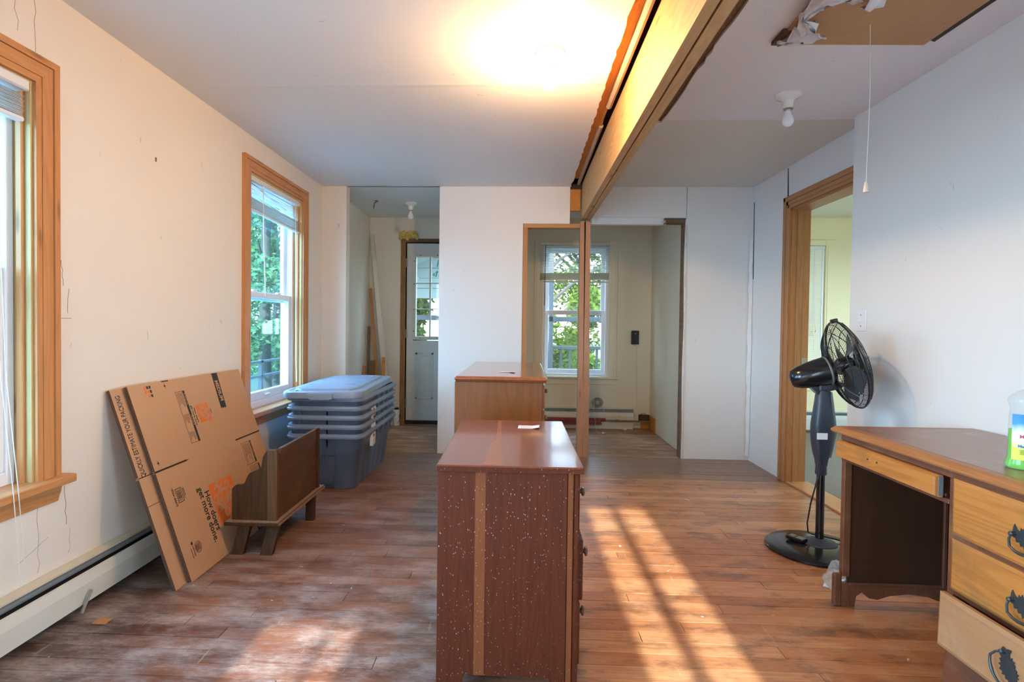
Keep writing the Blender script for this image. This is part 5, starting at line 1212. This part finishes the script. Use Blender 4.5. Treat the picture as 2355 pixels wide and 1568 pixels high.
for k, (z0, z1) in enumerate(((.540, .716), (.363, .525))):
    y0, y1 = yN+.026, yD-.026
    mb = MB(); a = .012
    r0 = [(xF+.010, y0, z0), (xF+.010, y1, z0), (xF+.010, y1, z1), (xF+.010, y0, z1)]; r1 = [(xF-.008, y0, z0), (xF-.008, y1, z0), (xF-.008, y1, z1), (xF-.008, y0, z1)]; r2 = [(xF-.014, y0+a, z0+a*.9), (xF-.014, y1-a, z0+a*.9), (xF-.014, y1-a, z1-a*.9), (xF-.014, y0+a, z1-a*.9)]
    mb.loft([r0, r1, r2]); d = mb.build('drawer', M['maple'], t)
    mb = MB(); mb.box(xF+.012, xF+.40, y0+.02, y1-.02, z0+.01, z1-.02); mb.build('drawer_box', M['deskdark_y'], d)
    pull(d, PX(xF-.0142, 1.545, (z0+z1)/2-.012) @ Matrix.Scale(.88, 4))
# bottom drawer pulled out and dropped
DM = Matrix.Translation((1.330, 1.79, .20)) @ Matrix.Rotation(R(-2.5), 4, 'Z') @ Matrix.Rotation(R(3), 4, 'Y') @ Matrix.Rotation(R(-2.0), 4, 'X')
mb = MB(DM); a = .012; Lw = .565; hh = .166
r0 = [(.018, 0, 0), (.018, -Lw, 0), (.018, -Lw, hh), (.018, 0, hh)]; r1 = [(.004, p[1], p[2]) for p in r0]; r2 = [(-.002, -a, a), (-.002, -Lw+a, a), (-.002, -Lw+a, hh-a), (-.002, -a, hh-a)]; r3 = [(-.001, -a*1.6, a*1.6), (-.001, -Lw+a*1.6, a*1.6), (-.001, -Lw+a*1.6, hh-a*1.6), (-.001, -a*1.6, hh-a*1.6)]
mb.loft([r0, r1, r2, r3]); d = plabel(mb.build('drawer', M['maple_pale'], t), 'pale scuffed bottom drawer pulled out')
mb = MB(DM); mb.box(.018, .38, -.030, -.018, .012, hh-.03).box(.018, .38, -Lw+.018, -Lw+.03, .012, hh-.03).box(.37, .38, -Lw+.03, -.03, .012, hh-.03).box(.018, .37, -Lw+.03, -.03, .012, .02); mb.build('drawer_box', M['maple'], d)
pull(d, DM @ Matrix(((0, 0, -1, -.0025), (-1, 0, 0, -.27), (0, 1, 0, .075), (0, 0, 0, 1))) @ Matrix.Rotation(R(-62), 4, 'Z') @ Matrix.Scale(.8, 4))
mb = MB(DM); mb.lathe([(.006, 0), (.006, .002)], 10, (-.003, -.345, .045), Matrix.Rotation(R(-90), 4, 'Y')); mb.build('screw_hole', M['ink'], d)

# ------------------------------------------------------------------ cleaning bottle
t = thing('cleaner_bottle', 'clear bottle of green cleaning liquid on the desk', 'bottle', (1.575, 1.745, zD))
BM = Matrix.Translation((1.575, 1.745, zD+.001)) @ Matrix.Rotation(R(-28), 4, 'Z')
def oval(w, d, z, n=28): return [(w*(abs(math.cos(a))**.75)*math.copysign(1, math.cos(a)), d*(abs(math.sin(a))**.75)*math.copysign(1, math.sin(a)), z) for a in [2*math.pi*k/n for k in range(n)]]
prof = [(.070, .040, 0), (.074, .043, .006), (.071, .041, .022), (.067, .038, .032), (.066, .038, .10), (.064, .037, .155), (.062, .036, .185), (.066, .039, .196), (.068, .040, .206), (.064, .038, .218), (.044, .030, .236), (.022, .020, .246), (.016, .016, .252), (.016, .016, .262)]
mb = MB(BM); mb.loft([oval(*q) for q in prof]); mb.build('shell', M['bottle_clear'], t, smooth=True)
mb = MB(BM); mb.loft([oval(w*.965, d*.955, z+.002) for w, d, z in prof[:5]] + [oval(.066*.965, .038*.955, .118)]); mb.build('liquid', M['bottle_green'], t, smooth=True)
mb = MB(BM); mb.lathe([(.020, .255), (.020, .285), (.016, .289), (0, .289)], 18); mb.build('cap', M['vinyl'], t, smooth=True)
def mk_label():
    m, n, b, o = new_mat('cleaner_label'); tcn = N(n, 'TexCoord'); sx = N(n, 'SeparateXYZ'); n.links.new(tcn.outputs['Generated'], sx.inputs[0])
    r = ramp(n, [(0, (.80, .85, .08)), (.22, (.78, .86, .10)), (.40, (.86, .90, .55)), (.50, (.86, .88, .90)), (.62, (.84, .88, .92)), (.80, (.03, .30, .72)), (1, (.02, .22, .62))])
    wv = noise(n, tcn.outputs['Generated'], 2.5, 2); z = math_(n, 'ADD', sx.outputs[2], math_(n, 'MULTIPLY', math_(n, 'SUBTRACT', wv.outputs[0], .5), .22))
    n.links.new(z, r.inputs[0]); n.links.new(r.outputs[0], b.inputs['Base Color']); b.inputs['Roughness'].default_value = .35; return m
mb = MB(BM); pts = []
for k in range(13):
    q = -1+2*k/12; x = .0625*q; yv = -.0385*(1-abs(q)**2.6*.36)-.0012
    pts.append((x, yv))
rings = [[(x, yv, .030), (x, yv, .168), (x, yv+.0008, .168), (x, yv+.0008, .030)] for x, yv in pts]
mb.loft(rings); lb = mb.build('label', mk_label(), t, smooth=True)
mp = flat('magenta_print', (.62, .02, .12), .4)
Bx = (BM.to_3x3() @ Vector((1, 0, 0))); Bz = Vector((0, 0, 1)); 
def bt(body, size, x, z, mat, **kw): 
    o = text(body, size, Bx, Bz, BM @ Vector((x, -.0425, z)), mat, lb, **kw); m = o.matrix_basis.copy(); mi = m.inverted(); bi = BM.inverted()
    for v in o.data.vertices:      # wrap the print round the curved label
        p = bi @ (m @ v.co); p.y = -.0385*(1-min(1, abs(p.x/.0625))**2.6*.36) - .0027 - (.0425+p.y)*-.5*0 + (-.0003 if p.y < -.0425 else 0); v.co = mi @ (BM @ p)
    return o
bt('Mr.', .014, -.047, .101, mp, bold=.0003); bt('Clean', .030, -.037, .089, mp, bold=.0006, sx=.85)
bt('Multi-Surfaces', .0115, -.050, .072, flat('blue_print', (.04, .16, .55), .4), bold=.0004, sx=.9)
mb = MB(BM)
for k in range(4): mb.box(-.046, -.010, -.0392, -.0382, .048+k*.004, .0495+k*.004)
stuff(mb.build('fine_print', flat('green_print', (.18, .32, .05), .5), lb))

# ------------------------------------------------------------------ plastic bag by the desk foot
mb = MB(); rr = random.Random(21); rings = []
for i in range(9):
    z = .0025+.11*i/8; rad = .062*(1-.62*(i/8)**1.4); rings.append([(1.478+rad*.8*math.cos(a)*(1+.28*rr.uniform(-1, 1)), 2.60+rad*.8*math.sin(a)*(1+.28*rr.uniform(-1, 1)), z+(.012*rr.random() if i else 0)) for a in [2*math.pi*k/14 for k in range(14)]])
mb.loft(rings); tag(mb.build('plastic_bag', M['bag']), 'crumpled clear plastic bag by the far foot of the desk', 'bag')
# debris by the heater
mb = MB(); mb.box(-1.640, -1.585, 2.075, 2.115, .001, .006, .001, Matrix.Translation((0, 0, 0))); tag(mb.build('wood_chip', M['stud_o']), 'orange-brown wood chip on the floor by the heater', 'chip')
mb = MB(); mb.box(-.006, .006, -.045, .045, 0, .006, .001, Matrix.Translation((-1.725, 2.16, .045)) @ Matrix.Rotation(R(55), 4, 'X')); tag(mb.build('metal_strip', M['steel']), 'small stained metal strip against the heater front', 'strip')

# ------------------------------------------------------------------ outdoors
mb = MB(); mb.box(-60, 60, 6.8, 80, -1.2, -.9); tag(mb.build('ground', M['grass']), 'grassy yard behind the house', 'ground', kind='structure')
mb = MB(); mb.box(-60, 60, -60, 6.8, -1.2, -.9); tag(mb.build('ground', flat('bounce_gravel', (.26, .27, .285), .9, var=.2)), 'pale gravel ground added around the house to bounce daylight indoors', 'ground', kind='structure')  # pale ground added to bounce daylight up to the ceilings
def tree(name, x, y, hgt, rad, mat, label, seed, nleaf=5200, trunk=.14, low=.6, size=.11):
    r = random.Random(seed); t = thing(name, label, 'tree', (x, y, -.9))
    mb = MB(); mb.tube([(x, y, -.95), (x+.1*r.uniform(-1, 1), y, hgt*.3), (x+.25*r.uniform(-1, 1), y, hgt*.6), (x+.3*r.uniform(-1, 1), y, hgt*.9)], [trunk, trunk*.8, trunk*.6, trunk*.25], 10)
    for k in range(9):
        z0 = hgt*r.uniform(.15, .7); a = r.uniform(0, 6.28); L = rad*r.uniform(.6, 1.0)
        mb.tube([(x, y, z0), (x+L*.5*math.cos(a), y+L*.5*math.sin(a), z0+L*.45), (x+L*math.cos(a), y+L*math.sin(a), z0+L*.75)], [trunk*.4, trunk*.25, trunk*.08], 6)
    mb.build('trunk', M['bark'], t, smooth=True)
    cl = [(Vector((x+rad*r.uniform(-1, 1), y+rad*r.uniform(-1, 1), low+(hgt-low)*r.random())), rad*r.uniform(.22, .42)) for k in range(34)]
    vs, fs = [], []
    for k in range(nleaf):
        c, rr_ = r.choice(cl); d = Vector((r.gauss(0, 1), r.gauss(0, 1), r.gauss(0, 1))); d = d.normalized()*rr_*r.random()**.4
        p = c+d; s_ = size*r.uniform(.5, 1.2); u = Vector((r.gauss(0, 1), r.gauss(0, 1), r.gauss(0, .6))).normalized(); w_ = u.cross(Vector((r.gauss(0, 1), r.gauss(0, 1), r.gauss(0, 1)))).normalized()
        i = len(vs); vs += [p-u*s_, p+w_*s_*.45, p+u*s_, p-w_*s_*.45]; fs.append((i, i+1, i+2, i+3))
    me = bpy.data.meshes.new('foliage'); me.from_pydata([tuple(v) for v in vs], [], fs); me.materials.append(mat)
    o = bpy.data.objects.new('foliage', me); COL.objects.link(o); o.parent = t; o.matrix_parent_inverse = t.matrix_world.inverted(); o['kind'] = 'stuff'
    return t
far = [(.4, 12.0, 7.5, 1.7, 'leafy sunlit tree straight behind the far room window'), (4.1, 13.0, 8, 1.8, 'sunlit tree behind the far window, right of the others'), (-2.6, 12.6, 8, 1.6, 'leafy tree seen through the hall door panes'), (7.8, 14.5, 9, 1.8, 'sunlit tree behind the side room'), (1.9, 16.8, 10, 2.0, 'tall tree at the back of the yard, between two nearer ones'), (-1.9, 18.0, 10, 2.2, 'tall tree at the back of the yard, behind the hall door')]
for i, (x, y, h, r, lab) in enumerate(far): tree('leafy_tree', x, y, h, r, M['leaf_sun'], lab, 30+i, nleaf=24000, low=-.7, size=.085)
lef = [(-5.6, 12.2, 7.5, 1.7, 'shaded tree nearest the pine window behind the totes'), (-8.9, 12.6, 7, 1.6, 'shaded tree outside left, away from the house'), (-7.6, 17.2, 9, 2.1, 'taller shaded tree behind the first one outside left'), (-12.5, 16.5, 9, 2.1, 'shaded tree farthest left in the yard'), (-10.2, 22.0, 11, 2.5, 'tall shaded tree at the far left end of the yard')]
for i, (x, y, h, r, lab) in enumerate(lef): tree('shaded_tree', x, y, h, r, M['leaf_blue'], lab, 60+i, nleaf=22000, low=-.5, size=.08)
t = thing('porch', 'white porch with posts, railing and sloped roof behind the far wall', 'porch', (0, 8, -.1))
mb = MB(); mb.box(-3, 3, 6.75, 8.9, -.30, -.12); mb.build('deck', M['grey_ext'], t)
for x in (-2.4, .50, 2.6):
    mb = MB(); mb.box(x-.06, x+.06, 8.70, 8.82, -.12, 2.55, .004); mb.build('post', M['white_ext'], t)
mb = MB(); mb.box(-3, 3, 8.73, 8.79, .82, .87, .004); mb.build('top_rail', M['white_ext'], t)
mb = MB(); mb.box(-3, 3, 8.74, 8.78, .02, .06, .004); mb.build('bottom_rail', M['white_ext'], t)
x = -2.95
while x < 2.95:
    if min(abs(x-p) for p in (-2.4, .5, 2.6)) > .09:
        mb = MB(); mb.box(x-.016, x+.016, 8.745, 8.775, .06, .82); mb.build('baluster', M['white_ext'], t)
    x += .14
mb = MB(); mb.box(-3, 3, 8.70, 8.82, 1.25, 1.33, .004); plabel(mb.build('cross_beam', M['white_ext'], t), 'horizontal beam between the posts')
mb = MB(); mb.prism([(-2.6, 1.85), (-.7, 2.62), (-.7, 2.70), (-2.6, 1.93)], 1, 7.2, 9.3); mb.build('roof_slope', flat('porch_roof_board', (.34, .40, .37), .6), t)
PWm = flat('porch_ceiling_paint', (.30, .36, .33), .6)  # paler than the other porch white, lightened for the shade under the roof
for k in range(3):
    yy = 7.3+.75*k; mb = MB(); mb.prism([(-2.6, 1.74), (-.7, 2.51), (-.7, 2.60), (-2.6, 1.83)], 1, yy, yy+.06); mb.build('rafter', PWm, t)
for k in range(6):
    mb = MB(); mb.box(-3, -.62, 9.3-.012*(k % 2), 9.34, 1.62+.17*k, 1.62+.17*k+.165, .003); mb.build('siding_board', PWm, t)
mb = MB(); mb.box(-2.62, -2.48, 6.10, 6.24, -.9, 3.0, .01); tag(mb.build('corner_post', M['white_ext']), 'white square post added outside the window behind the totes', 'post')  # post added to give the pale strip in the window
t = thing('yard_railing', 'white railing low outside the window behind the totes', 'railing', (-3.2, 7.2, 0))
for z in (.42, .62):
    mb = MB(); mb.box(-3.6, -3.55, 4.0, 10.5, z, z+.03); mb.build('rail', M['white_ext'], t)
yy = 4.0
while yy < 10.5:
    mb = MB(); mb.box(-3.6, -3.55, yy, yy+.05, -.9, .66); mb.build('railing_post', M['white_ext'], t); yy += .9
